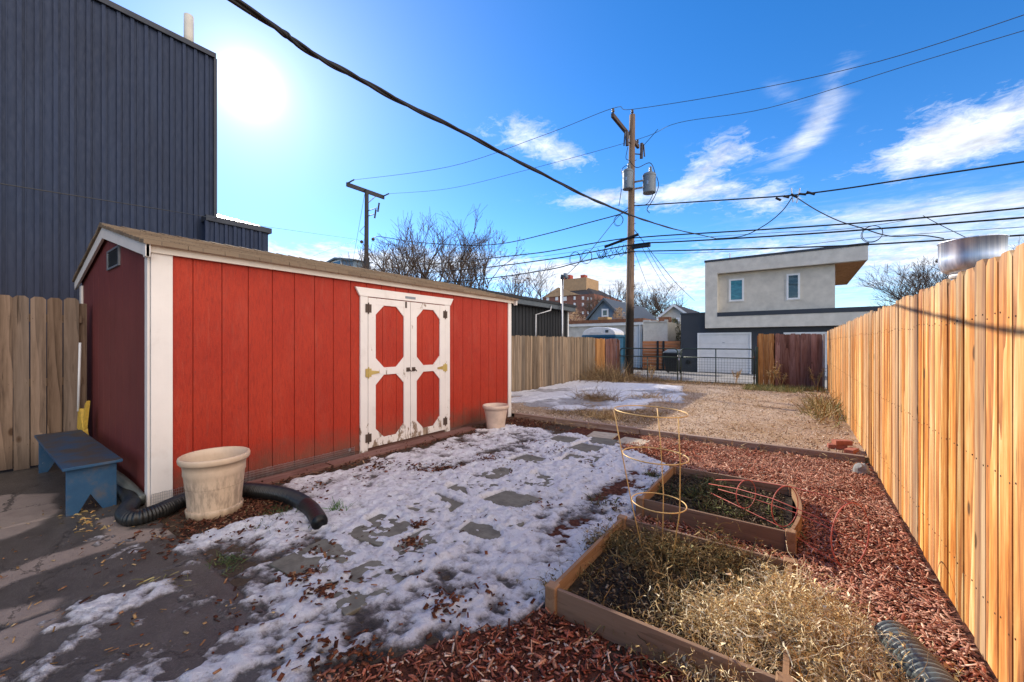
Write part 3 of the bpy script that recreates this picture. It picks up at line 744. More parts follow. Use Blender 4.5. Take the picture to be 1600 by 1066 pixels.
def ground_plants():
    nz = lambda X, Y: fbm(X * .9, Y * .9, 4, 31)
    tuft('dry_grass', 'short straw coloured grass lying over the back gravel', 'dry grass', 12000, -2.2, 10.2, 3.0, 4.2, .06, (.03, .11), (.004, .010), STRAW + DULL, 101, 1.4, .12, 'stuff', cond=lambda X, Y: (fbm(X * 1.0, Y * 1.0, 4, 33) > .44) & (X > -3.2 - .3 * (Y - 9)) | ((Y < 7.6) & (X > -3.8) & (fbm(X, Y, 3, 36) > .42)))
    tuft('dry_grass', 'dark flattened dead grass between snow patch and timber edging', 'dry grass', 4200, -3.2, 7.6, 1.1, .75, .06, (.04, .14), (.004, .010), DULL, 103, 1.2, .12, 'stuff', cond=lambda X, Y: (X > -4.1) & (fbm(X * 1.4, Y * 1.4, 3, 37) > .3))
    tuft('green_grass', 'green and tan grass strip along the brown back fence', 'grass', 6500, -.35, 14.6, 1.0, .8, .04, (.05, .2), (.006, .014), GREENY, 104, .7, .08, 'stuff', cond=lambda X, Y: (fbm(X * 2, Y * 2, 3, 38) > .32))
    tuft('dry_grass', 'tan weeds and dead grass around the gate foot', 'dry grass', 5000, -4.0, 15.1, 2.6, .6, .03, (.05, .2), (.006, .014), STRAW + DULL + DULL, 105, .8, .08, 'stuff')
    tuft('weed_clump', 'straggly green and tan weed clump against the honey fence', 'weeds', 700, .42, 10.4, .16, .7, .06, (.15, .5), (.008, .018), GREENY + STRAW, 106, .6, .12)
    tuft('weed_clump', 'dead brown weed tuft poking out of the back snow patch', 'weeds', 420, -4.05, 9.2, .3, .2, .09, (.15, .45), (.006, .014), DULL, 107, 1.0, .12)
    tuft('weed_clump', 'small straw tuft at the snow patch edge nearest the gate', 'weeds', 260, -3.0, 10.1, .22, .2, .09, (.1, .3), (.006, .012), STRAW, 108, 1.0, .12)
    tuft('weed_clump', 'straw weed tuft just behind the timber edging left of the cage', 'weeds', 300, -2.85, 6.9, .16, .12, .09, (.1, .32), (.004, .010), STRAW, 109, .7, .12)
    tuft('weed_clump', 'big brown twiggy weed bush at the end of the grey back fence', 'weeds', 900, -5.9, 14.2, .45, .6, .06, (.4, 1.0), (.010, .02), DULL, 110, .7, .08)
    tuft('weed_clump', 'dark weeds heaped round the base of the utility pole', 'weeds', 1100, -5.2, 15.0, .7, .35, .03, (.15, .5), (.010, .02), DULL, 111, .9, .1)
    # tall seed stalks
    for (px, py, h, lab) in [(1205, 598, .85, 'tall pale seed stalk leaning left at the brown fence'), (1220, 600, .6, 'short pale seed stalk in the middle of the brown fence weeds'), (1276, 612, .72, 'pale seed stalk in the corner of brown and honey fences'), (1150, 588, .5, 'pale seed stalk behind the gate in front of the white garage door'), (1018, 590, .55, 'pale seed stalk behind the left gate panel')]:
        g = at(px, py, 15.45 if px > 1180 else 16.2); g.z = .03
        t = thing('seed_stalk', lab, 'weeds', g, 'seed stalks by the gate and fence'); mb = MB(); parts = []
        for k in range(6):
            a = random.uniform(0, 6.28); l = h * random.uniform(.6, 1); tip = g + Vector((math.cos(a) * l * .35, math.sin(a) * l * .3, l))
            mid = g.lerp(tip, .5) + Vector((0, 0, l * .08)); mb.tube(crom([g, mid, tip], 4), .008, 4)
            n = 34; p = np.array([mid.lerp(tip, random.random()) for _ in range(n)]); parts.append(ribbons(p, rng.normal(0, 1, (n, 3)) + [0, 0, .6], rng.uniform(.05, .13, n), np.full(n, .014), 2, .2, .1, STRAW, 120 + k)[:3])
        mb.build('stem', MT['cage'], t); v, f, c = join(parts); npmesh('seed_head', v, f, c, MT['grass'], t)
    # sprigs of green in the slush
    tuft('green_sprig', 'small green weeds in the slush right of the big pot', 'weeds', 130, *gd(355, 880)[:2], .08, .05, .01, (.02, .06), (.005, .010), [(.05, .085, .03), (.10, .12, .05)], 131, .8)
    tuft('green_sprig', 'mossy green weeds between the big pot and the drain pipe', 'weeds', 500, *gd(440, 815)[:2], .16, .1, .01, (.02, .07), (.005, .010), [(.06, .09, .03), (.10, .12, .05)], 132, .8, stuff=True)
    tuft('green_sprig', 'green sprig beside the mouth of the drain pipe', 'weeds', 60, *gd(527, 800)[:2], .04, .03, .02, (.04, .1), (.005, .010), [(.10, .19, .05)], 133, .6)
    tuft('fallen_stalk', 'long yellow-green stalk lying on the icy concrete', 'weeds', 26, *gd(255, 915)[:2], .1, .06, .016, (.1, .26), (.004, .009), [(.30, .29, .12), (.36, .30, .12)], 134, 9.0, .5)
    tuft('fallen_stalk', 'dry yellow leaves strewn beside the blue bench foot', 'weeds', 34, *gd(130, 815)[:2], .2, .05, .018, (.04, .10), (.008, .02), [(.40, .28, .11), (.4, .22, .07)], 135, 6.0, .45, stuff=True)


ground_plants()


# =================================================================== FENCES
def fence_boards(p0, p1, nrm, z0, h, w, gap, th, jit=.015, dog=True, zf=None, greyp=2.0, tb=(0, 1)):
    p0, p1, nrm = Vector(p0), Vector(p1), Vector(nrm); L = (p1 - p0).length; u = (p1 - p0) / L; mb = MB(); s = 0
    while s < L - w * .5:
        ww = min(w * random.uniform(.94, 1.04), L - s); k_ = len(mb.t); off = nrm * (.012 * (k_ // 12 % 2 if dog else k_ // 8 % 2) if gap < 0 else 0)
        a = p0 + u * (s + gap / 2) + nrm * random.uniform(-.003, .004) + off; b = p0 + u * (s + ww - gap / 2) + nrm * random.uniform(-.003, .004) + off
        top = h + random.uniform(-jit, jit); zz = z0 + random.uniform(0, .03); c = .028; lean = u * random.uniform(-.008, .008)
        tint = (random.uniform(*tb), random.random(), random.random() ** greyp)
        A = lambda p, z: Vector((p.x, p.y, z))
        poly = [A(a, zz), A(b, zz)] + ([A(b, top - c) + lean, A(b - u * c, top) + lean, A(a + u * c, top) + lean, A(a, top - c) + lean] if dog else [A(b, top) + lean, A(a, top) + lean])
        mb.prism(poly, -nrm * th, tint); s += ww
    return mb


def fence(name, label, p0, p1, nrm, z0, h, w, mat, posts=2.4, gap=.006, group='wooden fences', dog_nails=False, **kw):
    p0, p1, nrm = Vector(p0), Vector(p1), Vector(nrm); t = thing(name, label, 'fence', (p0 + p1) / 2 + Vector((0, 0, z0)), group)
    bd = fence_boards(p0, p1, nrm, z0 + .02, h, w, gap, .017, **kw); bd.build('boards', MT[mat], t)
    if dog_nails:
        nl = MB(); uu = (p1 - p0).normalized(); s = 0
        for i in range(0, len(bd.v), 12):
            c = (Vector(bd.v[i]) + Vector(bd.v[i + 1])) / 2
            for z in (z0 + .3, (z0 + h) / 2, h - .25):
                for q in (-.3, .3):
                    e = c + uu * (w * q + random.uniform(-.006, .006)) + nrm * .0005; e.z = z + random.uniform(-.015, .015); nl.obox(e, uu * .0031, nrm * .0015, (0, 0, .0034))
        tag(nl.build('nail_heads', MT['iron'], t), kind='stuff')
    L = (p1 - p0).length; u = (p1 - p0) / L
    for z in (z0 + .3, (z0 + h) / 2, h - .25):
        c = (p0 + p1) / 2 - nrm * .04; MB().obox((c.x, c.y, z), u * (L / 2), nrm * .019, (0, 0, .045), (.3, .3, .3)).build('rail', MT[mat], t)
    k = max(int(L / posts), 1)
    for i in range(k + 1):
        c = p0 + u * (L * i / k) - nrm * .105; MB().box(c.x - .045, c.x + .045, c.y - .045, c.y + .045, z0 - .02, h - .05, (.3, random.random(), .3)).build('post', MT[mat], t)
    return t


fence('plank_fence', 'tall sunlit honey coloured dog-ear plank fence running down the right side', (.68, -1.2, 0), (.72, 15.6, 0), (-1, 0, 0), 0, 1.83, .142, 'fence_honey', greyp=2.6, gap=.012, jit=.02, dog_nails=True)
fence('plank_fence', 'weathered dog-ear plank fence behind the blue bench', (-7.2, -1.4, 0), (-7.2, .90, 0), (1, 0, 0), 0.0, 2.01, .128, 'fence_grey', jit=.006, greyp=1.0, gap=.008, dog_nails=True)
fence('plank_fence', 'silvery flat-topped plank fence beside the back snow patch', (-6.55, 6.3, 0), (-6.47, 14.6, 0), (1, 0, 0), .0, 1.69, .10, 'fence_back', dog=False, jit=.02, greyp=1.0, gap=.008)
fence('plank_fence', 'short golden plank fence end beside the utility pole', (-6.47, 14.63, 0), (-6.46, 15.55, 0), (1, 0, 0), .0, 1.66, .14, 'fence_gold', dog=False, posts=1)
fence('plank_fence', 'dark brown return panel at the end of the golden fence', (-6.46, 15.62, 0), (-5.98, 15.78, 0), (.316, -.949, 0), .0, 1.66, .14, 'fence_brown', dog=False, posts=1)
fence('plank_fence', 'narrow orange fence section next to the gate latch', (-1.08, 15.72, 0), (-.62, 15.72, 0), (0, -1, 0), .0, 1.78, .15, 'fence_gold', dog=False, posts=1)
fence('plank_fence', 'red-brown stained plank fence closing the yard beside the gate', (-.61, 15.72, 0), (.60, 15.72, 0), (0, -1, 0), .0, 1.77, .135, 'fence_brown', jit=.02, posts=1.2, gap=-.012)
o = MB().tube([(.64, 15.58, 0), (.64, 15.58, 1.76)], .03, 10).build('fence_post', MT['galv']); tag(o, 'grey steel fence post in the corner of brown and honey fences', 'post')


# =================================================================== RED SHED
def shed():
    XF, XB, Y0, Y1, RX, RZ, EZ = -4.68, -8.05, 1.0, 6.46, -6.38, 2.80, 2.35
    T = thing('garden_shed', 'red wooden garden shed with white trim and peeling white double doors', 'shed', ((XF + XB) / 2, (Y0 + Y1) / 2, 0))
    slope = (RZ - EZ) / (XF + .1 - RX)
    rz = lambda x: RZ - abs(x - RX) * slope - .05
    # siding: strips with grooves between
    mb = MB(); mb.box(XF - .06, XF - .012, Y0 + .02, Y1 - .02, .05, 2.30); P = .235; y = Y0 + .14
    ys = [Y0 + .005] + [Y0 + .07 + P * k for k in range(1, 40) if Y0 + .07 + P * k < Y1 - .1] + [Y1 - .005]
    for a, b in zip(ys[:-1], ys[1:]):
        mb.box(XF - .012, XF, a + .004, b - .004, .055, 2.30)
    mb.box(XB, XB + .05, Y0 + .02, Y1 - .02, .05, 2.22)
    for yy, sg in ((Y1, 1),):
        mb.prism([(XB, yy - .03, .05), (XF - .06, yy - .03, .05), (XF - .06, yy - .03, rz(XF - .06)), (RX, yy - .03, rz(RX)), (XB, yy - .03, rz(XB))], (0, .03, 0))
    mb.build('wall', MT['red'], T)
    nl = MB()
    for a in ys[1:-1]:
        for k in range(9):
            z = .14 + k * .26 + random.uniform(-.01, .01); nl.tube([(XF - .001, a + .018, z), (XF + .0015, a + .018, z)], .0042, 6)
    tag(nl.build('nail_heads', MT['red_gable'], T), kind='stuff')
    mb = MB(); xs = [XB] + [XB + .2 + .305 * k for k in range(0, 30) if XB + .2 + .305 * k < XF - .1] + [XF - .005]
    xs = sorted(xs + [RX])
    mb.prism([(XB + .02, Y0 + .03, .05), (XF - .06, Y0 + .03, .05), (XF - .06, Y0 + .03, rz(XF - .06)), (RX, Y0 + .03, rz(RX)), (XB + .02, Y0 + .03, rz(XB))], (0, .02, 0))
    for a, b in zip(xs[:-1], xs[1:]):
        g0 = 0 if abs(a - RX) < 1e-6 else .0035; g1 = 0 if abs(b - RX) < 1e-6 else .0035
        mb.prism([(a + g0, Y0, .055), (b - g1, Y0, .055), (b - g1, Y0, rz(b)), (a + g0, Y0, rz(a))], (0, .028, 0))
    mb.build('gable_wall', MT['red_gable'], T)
    MB().box(XB + .1, XF - .03, Y0 + .06, Y1 - .06, -.02, .052).build('skid', MT['earth'], T)
    MB().box(XF - .02, XF + .004, Y0 + .02, Y1 - .02, -.01, .05).build('sill_board', MT['timber_dark'], T)
    # corner trim boards
    for name, a in (('corner_trim', (XF + .002, XF + .022, Y0 - .002, Y0 + .15, .0, 2.31)), ('corner_trim', (XF - .09, XF - .002, Y0 - .022, Y0 - .0015, .0, 2.29)),
                    ('corner_trim', (XF + .002, XF + .022, Y1 - .10, Y1 + .002, .0, 2.31)), ('corner_trim', (XB - .002, XB + .13, Y0 - .022, Y0 - .0015, .0, 2.25))):
        MB().box(*a).build(name, MT['white_trim'], T, bevel=.003)
    # fascia and rake
    MB().box(XF + .025, XF + .048, Y0 - .02, Y1 + .06, 2.265, 2.336).build('fascia', MT['white_fascia'], T, bevel=.003)
    MB().box(XF + .049, XF + .058, Y0 - .02, Y1 + .06, 2.318, 2.344).build('drip_edge', MT['white_fascia'], T)
    for xa in (XF + .10, XB - .15):
        za = RZ - abs(xa - RX) * slope
        MB().prism([(xa, Y0 - .052, za - .025), (RX, Y0 - .052, RZ - .025), (RX, Y0 - .052, RZ - .15), (xa, Y0 - .052, za - .135)], (0, .026, 0)).build('rake_board', MT['white_trim'], T, bevel=.003)
    MB().box(XF + .028, XF + .10, Y0 - .056, Y0 - .021, 2.215, 2.335).build('rake_return', MT['white_trim'], T, bevel=.003)
    MB().box(XF + .03, XF + .10, Y1 + .062, Y1 + .1, 2.23, 2.335).build('rake_return', MT['white_trim'], T, bevel=.003)
    # shingled roof, courses overlapping
    mb = MB()
    for sg, xe in ((1, XF + .12), (-1, XB - .17)):
        n = 15; L = abs(xe - RX)
        for k in range(n):
            a = RX + sg * L * (1 - k / n); b = RX + sg * L * max(1 - (k + 1.25) / n, 0)
            za = RZ - abs(a - RX) * slope; zb = RZ - abs(b - RX) * slope; y = Y0 - .07 - random.uniform(0, .006)
            while y < Y1 + .1:
                w = random.choice((.29, .3, .31)); y2 = min(y + w - .004, Y1 + .11); l = .012 + random.uniform(0, .004); j = sg * random.uniform(-.004, .006)
                mb.hexa([(a + j, y, za - .022), (b, y, zb - .026), (b, y2, zb - .026), (a + j, y2, za - .022), (a + j, y, za + l), (b, y, zb + .002), (b, y2, zb + .002), (a + j, y2, za + l)]); y += w
    y = Y0 - .07
    while y < Y1 + .1:
        for sg in (1, -1): mb.hexa([(RX, y, RZ + .008), (RX + sg * .13, y, RZ + .008 - .13 * slope), (RX + sg * .13, y + .2, RZ + .002 - .13 * slope), (RX, y + .2, RZ), (RX, y, RZ + .026), (RX + sg * .13, y, RZ + .022 - .13 * slope), (RX + sg * .13, y + .2, RZ + .014 - .13 * slope), (RX, y + .2, RZ + .014)])
        y += .17
    mb.build('roof', MT['shingle'], T)
    # gable vent
    v = MB(); a, b, z0, z1 = -6.37, -5.80, 2.285, 2.50
    for q in ((a, b, z1 - .02, z1), (a, b, z0, z0 + .02), (a, a + .03, z0 + .02, z1 - .02), (b - .03, b, z0 + .02, z1 - .02)): v.box(q[0], q[1], Y0 - .018, Y0 - .0015, q[2], q[3])
    vo = v.build('gable_vent', MT['vent_metal'], T); v = MB()
    for k in range(9): v.hexa([(a + .03, Y0 - .004, z0 + .03 + k * .0185), (b - .03, Y0 - .004, z0 + .03 + k * .0185), (b - .03, Y0 - .014, z0 + .022 + k * .0185), (a + .03, Y0 - .014, z0 + .022 + k * .0185), (a + .03, Y0 - .004, z0 + .033 + k * .0185), (b - .03, Y0 - .004, z0 + .033 + k * .0185), (b - .03, Y0 - .014, z0 + .025 + k * .0185), (a + .03, Y0 - .014, z0 + .025 + k * .0185)])
    v.build('vent_slat', MT['vent_metal'], vo)
    MB().box(a + .03, b - .03, Y0 - .0035, Y0 - .001, z0 + .02, z1 - .02).build('vent_back', MT['black'], vo)
    # door casing
    X = XF
    MB().box(X + .002, X + .028, 3.075, 3.185, .005, 2.085).build('door_casing', MT['white_door'], T, bevel=.003)
    MB().box(X + .002, X + .028, 4.615, 4.725, .005, 2.085).build('door_casing', MT['white_door'], T, bevel=.003)
    MB().prism([(X + .003, 3.065, 2.087), (X + .003, 4.735, 2.087), (X + .003, 4.80, 2.20), (X + .003, 3.0, 2.20)], (.032, 0, 0)).build('door_header', MT['white_trim'], T, bevel=.003)
    MB().box(X + .0355, X + .039, 3.80, 3.99, 2.118, 2.152).build('nameplate', MT['vent_metal'], T)
    for (a, b) in ((3.19, 3.896), (3.904, 4.61)):
        d = bpy.data.objects.new('door', None); COL.objects.link(d); d.parent = T; d.location = Vector((X, (a + b) / 2, .06)) - wloc(T)
        z0, z1 = .065, 2.075; mb = MB(); q = (b - a - .004) / 3
        mb.box(X - .002, X + .004, a, b, z0, z1)
        for k in range(3): mb.box(X + .004, X + .011, a + .002 + q * k + .003, a + .002 + q * (k + 1) - .003, z0 + .01, z1 - .01)
        mb.build('door_panel', MT['red'], d)
        zs = [(z1 - .09, z1), (1.03, 1.13), (z0, z0 + .105)]; sw = .115; f0, f1 = X + .0115, X + .031
        fr = MB(); fr.box(f0, f1, a, a + sw, z0, z1, (.4, .2, 0)); fr.box(f0, f1 + .001, b - sw, b, z0, z1, (.6, .7, 0))
        for (p, r) in zs: fr.box(f0, f1 - .002, a + sw, b - sw, p, r)
        c = .135
        for lo, hi in ((zs[1][1], zs[0][0]), (zs[2][1], zs[1][0])):
            for yy, sg in ((a + sw, 1), (b - sw, -1)):
                for zz, sz in ((lo, 1), (hi, -1)):
                    tri = [(f0, yy, zz), (f0, yy + sg * c, zz), (f0, yy, zz + sz * c)]
                    if sg * sz < 0: tri = tri[::-1]
                    fr.prism(tri, (f1 - f0 - .004, 0, 0))
        fr.build('door_frame', MT['white_door'], d, bevel=.002)
        hy = a if a < 3.5 else b; s = 1 if a < 3.5 else -1
        for z, mt in ((1.07, 'brass'), (1.93, 'iron'), (.2, 'iron')):
            m = MB().box(X + .033, X + .037, hy - .045, hy + .045, z - .055, z + .055); m.tube([(X + .037, hy, z - .075), (X + .037, hy, z + .075)], .008, 8)
            m.prism([(X + .033, hy + s * .04, z - .03), (X + .033, hy + s * .17, z - .012), (X + .033, hy + s * .17, z + .012), (X + .033, hy + s * .04, z + .03)][::s], (.004, 0, 0)) if mt == 'brass' else None
            m.build('hinge', MT[mt], d)
        ly = b - .045 if a < 3.5 else a + .05
        m = MB().box(X + .033, X + .042, ly - .03, ly + .03, 1.05, 1.11); m.tube([(X + .04, ly, 1.08), (X + .075, ly, 1.08), (X + .085, ly + .02, 1.05)], .008, 8); m.build('latch', MT['iron'], d)
        if a < 3.5:
            MB().box(X + .0325, X + .037, 3.80, 3.83, 1.98, 2.07).build('bolt', MT['iron'], d)
    # wire mesh skirt with its washers
    mb = MB(); random.seed(4)
    y = Y0 + .0
    while y < 3.0:
        mb.box(X + .0235, X + .0255, y, y + .0022, .005, .125 + random.uniform(-.006, .006)); y += .0125
    for z in (.02, .045, .07, .095, .12): mb.box(X + .0256, X + .0272, Y0, 3.0, z, z + .002)
    mb.build('hardware_cloth', MT['galv'], T)
    for yy in (1.28, 2.92): MB().tube([(X + .028, yy, .1), (X + .032, yy, .1)], .018, 14).build('washer', MT['galv'], T)


shed()
# edging boards along the foot of the shed
for i, (a, b, lab) in enumerate(((1.72, 2.55, 'dark red-brown edging board at the shed foot beside the drain pipe'), (2.57, 4.2, 'long dark edging board below the shed doors'), (4.22, 5.1, 'short dark edging board at the shed foot next to the small pot'))):
    o = MB().hexa([(-4.60, a, .0), (-4.42, a, .0), (-4.44 + .02 * i, b, .0), (-4.60, b, .0), (-4.60, a, .04), (-4.42, a, .035), (-4.44 + .02 * i, b, .032), (-4.60, b, .042)], rt()).build('edging_board', MT['timber_dark'], bevel=.004); tag(o, lab, 'edging board', 'edging boards at the shed foot')


# =================================================================== BENCH, BROOM, POTS, PIPES
def bench():
    x0, x1, y0, y1 = -6.98, -4.9, .50, .86
    T = thing('wooden_bench', 'worn blue painted plank bench standing by the shed gable', 'bench', ((x0 + x1) / 2, .68, .012))
    MB().box(x0, x1, y0, y1, .405, .43).build('seat', MT['bench'], T, bevel=.004)
    for x in (x1 - .09, x0 + .08):
        a, b = y0 + .025, y1 - .03; m = (a + b) / 2 - .01
        MB().prism([(x, a, .012), (x, m - .075, .012), (x, m, .16), (x, m + .075, .012), (x, b, .012), (x, b, .404), (x, a, .404)], (.03, 0, 0)).build('leg', MT['bench'], T, bevel=.003)
    MB().box(x0 + .115, x1 - .095, (y0 + y1) / 2 - .012, (y0 + y1) / 2 + .012, .30, .403).build('stretcher', MT['bench'], T)


bench()


def broom():
    b = Vector((-6.98, .84, .02)); T = thing('broom', 'yellow broom with a thin white handle propped in the corner of fence and shed', 'broom', b)
    MB().tube([b + Vector((-.02, .0, .63)), b + Vector((-.06, .02, 1.45))], .012, 10).build('handle', MT['white_plastic'], T, smooth=True)
    MB().prism([b + Vector((-.12, .0, .42)), b + Vector((.10, .03, .34)), b + Vector((.02, .01, .66)), b + Vector((-.03, .0, .66))], (.01, .04, 0)).build('bristles', MT['yellow'], T)
    MB().prism([b + Vector((.03, .02, .40)), b + Vector((.09, .03, .42)), b + Vector((.13, .05, .76)), b + Vector((.09, .04, .72))], (0, .03, 0)).build('brush_edge', MT['yellow'], T)


broom()


def pot(name, label, c, rb, rt_, h, mat, saucer):
    T = thing(name, label, 'flower pot', c, 'plastic flower pots by the shed'); lip = .055 if saucer else .06
    pr = [(rb * .1, .004), (rb * .96, .004), (rb, .012)]
    if saucer: pr = [(rb * .1, .004), (rb * 1.0, .004), (rb * 1.06, .012), (rb * 1.10, .07), (rb * 1.07, .078), (rb * 1.02, .066), (rb * 1.03, .085)]
    for k in range(8):
        t = k / 7; z = .09 + (h - lip - .09) * t; pr.append((rb * 1.03 + (rt_ * .90 - rb * 1.03) * t ** 1.15, z))
    if saucer:
        pr.insert(-2, (pr[-3][0] + .006, pr[-3][1] + .012))
    pr += [(rt_ * .965, h - lip), (rt_ * 1.0, h - lip * .75), (rt_ * 1.01, h - lip * .3), (rt_ * .995, h - .004), (rt_ * .97, h), (rt_ * .92, h - .006), (rt_ * .885, h - lip), (rb * .98, .18)]
    MB().lathe(c, pr, 56).build('pot_body', MT[mat], T, smooth=True)
    MB().lathe(c, [(0.001, h * .5), (rb * .6, h * .52), (rb * 1.12, h * .5)], 40).build('potting_soil', MT['soil'], T, smooth=True)


pot('flower_pot', 'large dirty beige plastic flower pot at the near corner of the shed', (-4.07, 1.29, .005), .185, .252, .51, 'pot', True)
pot('flower_pot', 'small blush beige plastic flower pot at the far end of the shed', (-4.20, 5.37, .005), .155, .225, .41, 'pot_smooth', False)


def corrug(path, r, amp, period, flat_tail=0.0, step=.0045, sides=20, open_end=True):
    pts = crom(path, 60); acc = [0]
    for a, b in zip(pts[:-1], pts[1:]): acc.append(acc[-1] + (b - a).length)
    L = acc[-1]; n = int(L / step); P = []; R = []; j = 0
    for i in range(n + 1):
        s = L * i / n
        while j < len(acc) - 2 and acc[j + 1] < s: j += 1
        t = (s - acc[j]) / max(acc[j + 1] - acc[j], 1e-9); P.append(pts[j].lerp(pts[j + 1], t))
        q = math.sin(2 * math.pi * s / period); am = amp * (1 if s < L - flat_tail else .25)
        R.append(r + am * (1 if q > .2 else -1 if q < -.5 else q * 1.5))
    if open_end:
        k = min(40, n); P2 = [P[-1 - i] for i in range(0, k)]; P += P2; R += [r * .86] * k
    return MB().tube(P, R, sides, cap=True)


o = corrug([(-5.9, .92, .075), (-5.3, .93, .07), (-4.8, .90, .07), (-4.48, .80, .068), (-4.30, .82, .068), (-4.30, .95, .07), (-4.44, 1.2, .07), (-4.42, 1.45, .075), (-4.15, 1.62, .085), (-3.75, 1.74, .085), (-3.4, 1.74, .074), (-3.2, 1.70, .068), (-3.03, 1.645, .066)], .06, .0045, .021, .42).build('drain_pipe', MT['pipe_black'], smooth=True)
tag(o, 'black corrugated drain pipe curving past the big pot onto the snow', 'drain pipe')
o = corrug([(-6.0, .90, .15), (-5.2, .93, .13), (-4.72, .95, .075)], .042, .001, .03, 0).build('drain_pipe', MT['pipe_green'], smooth=True); tag(o, 'thin grey-black smooth pipe along the foot of the shed gable', 'drain pipe')
o = corrug([(.36, 2.56, .085), (.39, 2.46, .085), (.44, 2.3, .085), (.53, 1.95, .085), (.6, 1.5, .085)], .072, .006, .026, 0, open_end=False).build('drain_pipe', MT['pipe_green'], smooth=True)
tag(o, 'dark green-black corrugated pipe lying on mulch by the honey fence', 'drain pipe')


# =================================================================== RAISED BEDS
def bed(label, x0, x1, y0, y1, h, bow):
    T = thing('raised_bed', label, 'raised bed', ((x0 + x1) / 2, (y0 + y1) / 2, 0), 'raised garden beds'); th = .022

    def board_x(y, sg):   # along X; ribs on inner side
        mb = MB().box(x0 + .03, x1 - .03, y - th / 2, y + th / 2, -.01, h, rt())
        for z in (.25, .5, .75): mb.box(x0 + .035, x1 - .035, y + sg * th / 2, y + sg * (th / 2 + .006), h * z - .012, h * z + .012, (.5, .3, 0)) if sg > 0 else mb.box(x0 + .035, x1 - .035, y - th / 2 - .006, y - th / 2, h * z - .012, h * z + .012, (.5, .3, 0))
        mb.build('board', MT['bed_x'], T, bevel=.003)
    board_x(y0, 1); board_x(y1, -1)
    for x, b in ((x0, 0), (x1, bow)):
        mb = MB(); n = 12
        for i in range(n):
            ya = y0 + .03 + (y1 - y0 - .06) * i / n; yb = y0 + .03 + (y1 - y0 - .06) * (i + 1) / n
            xa = x + b * math.sin(math.pi * i / n); xb = x + b * math.sin(math.pi * (i + 1) / n)
            mb.hexa([(xa - th / 2, ya, -.01), (xa + th / 2, ya, -.01), (xb + th / 2, yb, -.01), (xb - th / 2, yb, -.01), (xa - th / 2, ya, h), (xa + th / 2, ya, h), (xb + th / 2, yb, h), (xb - th / 2, yb, h)], (.5, .4, 0))
        mb.build('board', MT['bed_y'], T)
    for x in (x0, x1):
        for y in (y0, y1):
            MB().box(x - .032, x + .032, y - .032, y + .032, -.03, h + .012, rt()).build('corner_post', MT['bed_y'], T, bevel=.008)
    X, Y = np.meshgrid(np.linspace(x0, x1, 60), np.linspace(y0, y1, 60)); Z = .05 + .03 * fbm(X * 5, Y * 5, 4, 15)
    v = np.stack([X.ravel(), Y.ravel(), Z.ravel()], 1); i = np.arange(59 * 60).reshape(59, 60)[:, :-1].ravel()
    npmesh('soil', v, np.stack([i, i + 1, i + 61, i + 60], 1), np.full((3600, 3), .5), MT['soil'], T, True)


bed('near raised bed of brown boards heaped with dead tomato vines', -1.08, -.04, 1.88, 2.93, .145, .0)
bed('far raised bed of brown boards with bare soil and a bowed right side', -1.09, -.04, 3.39, 4.48, .145, .055)


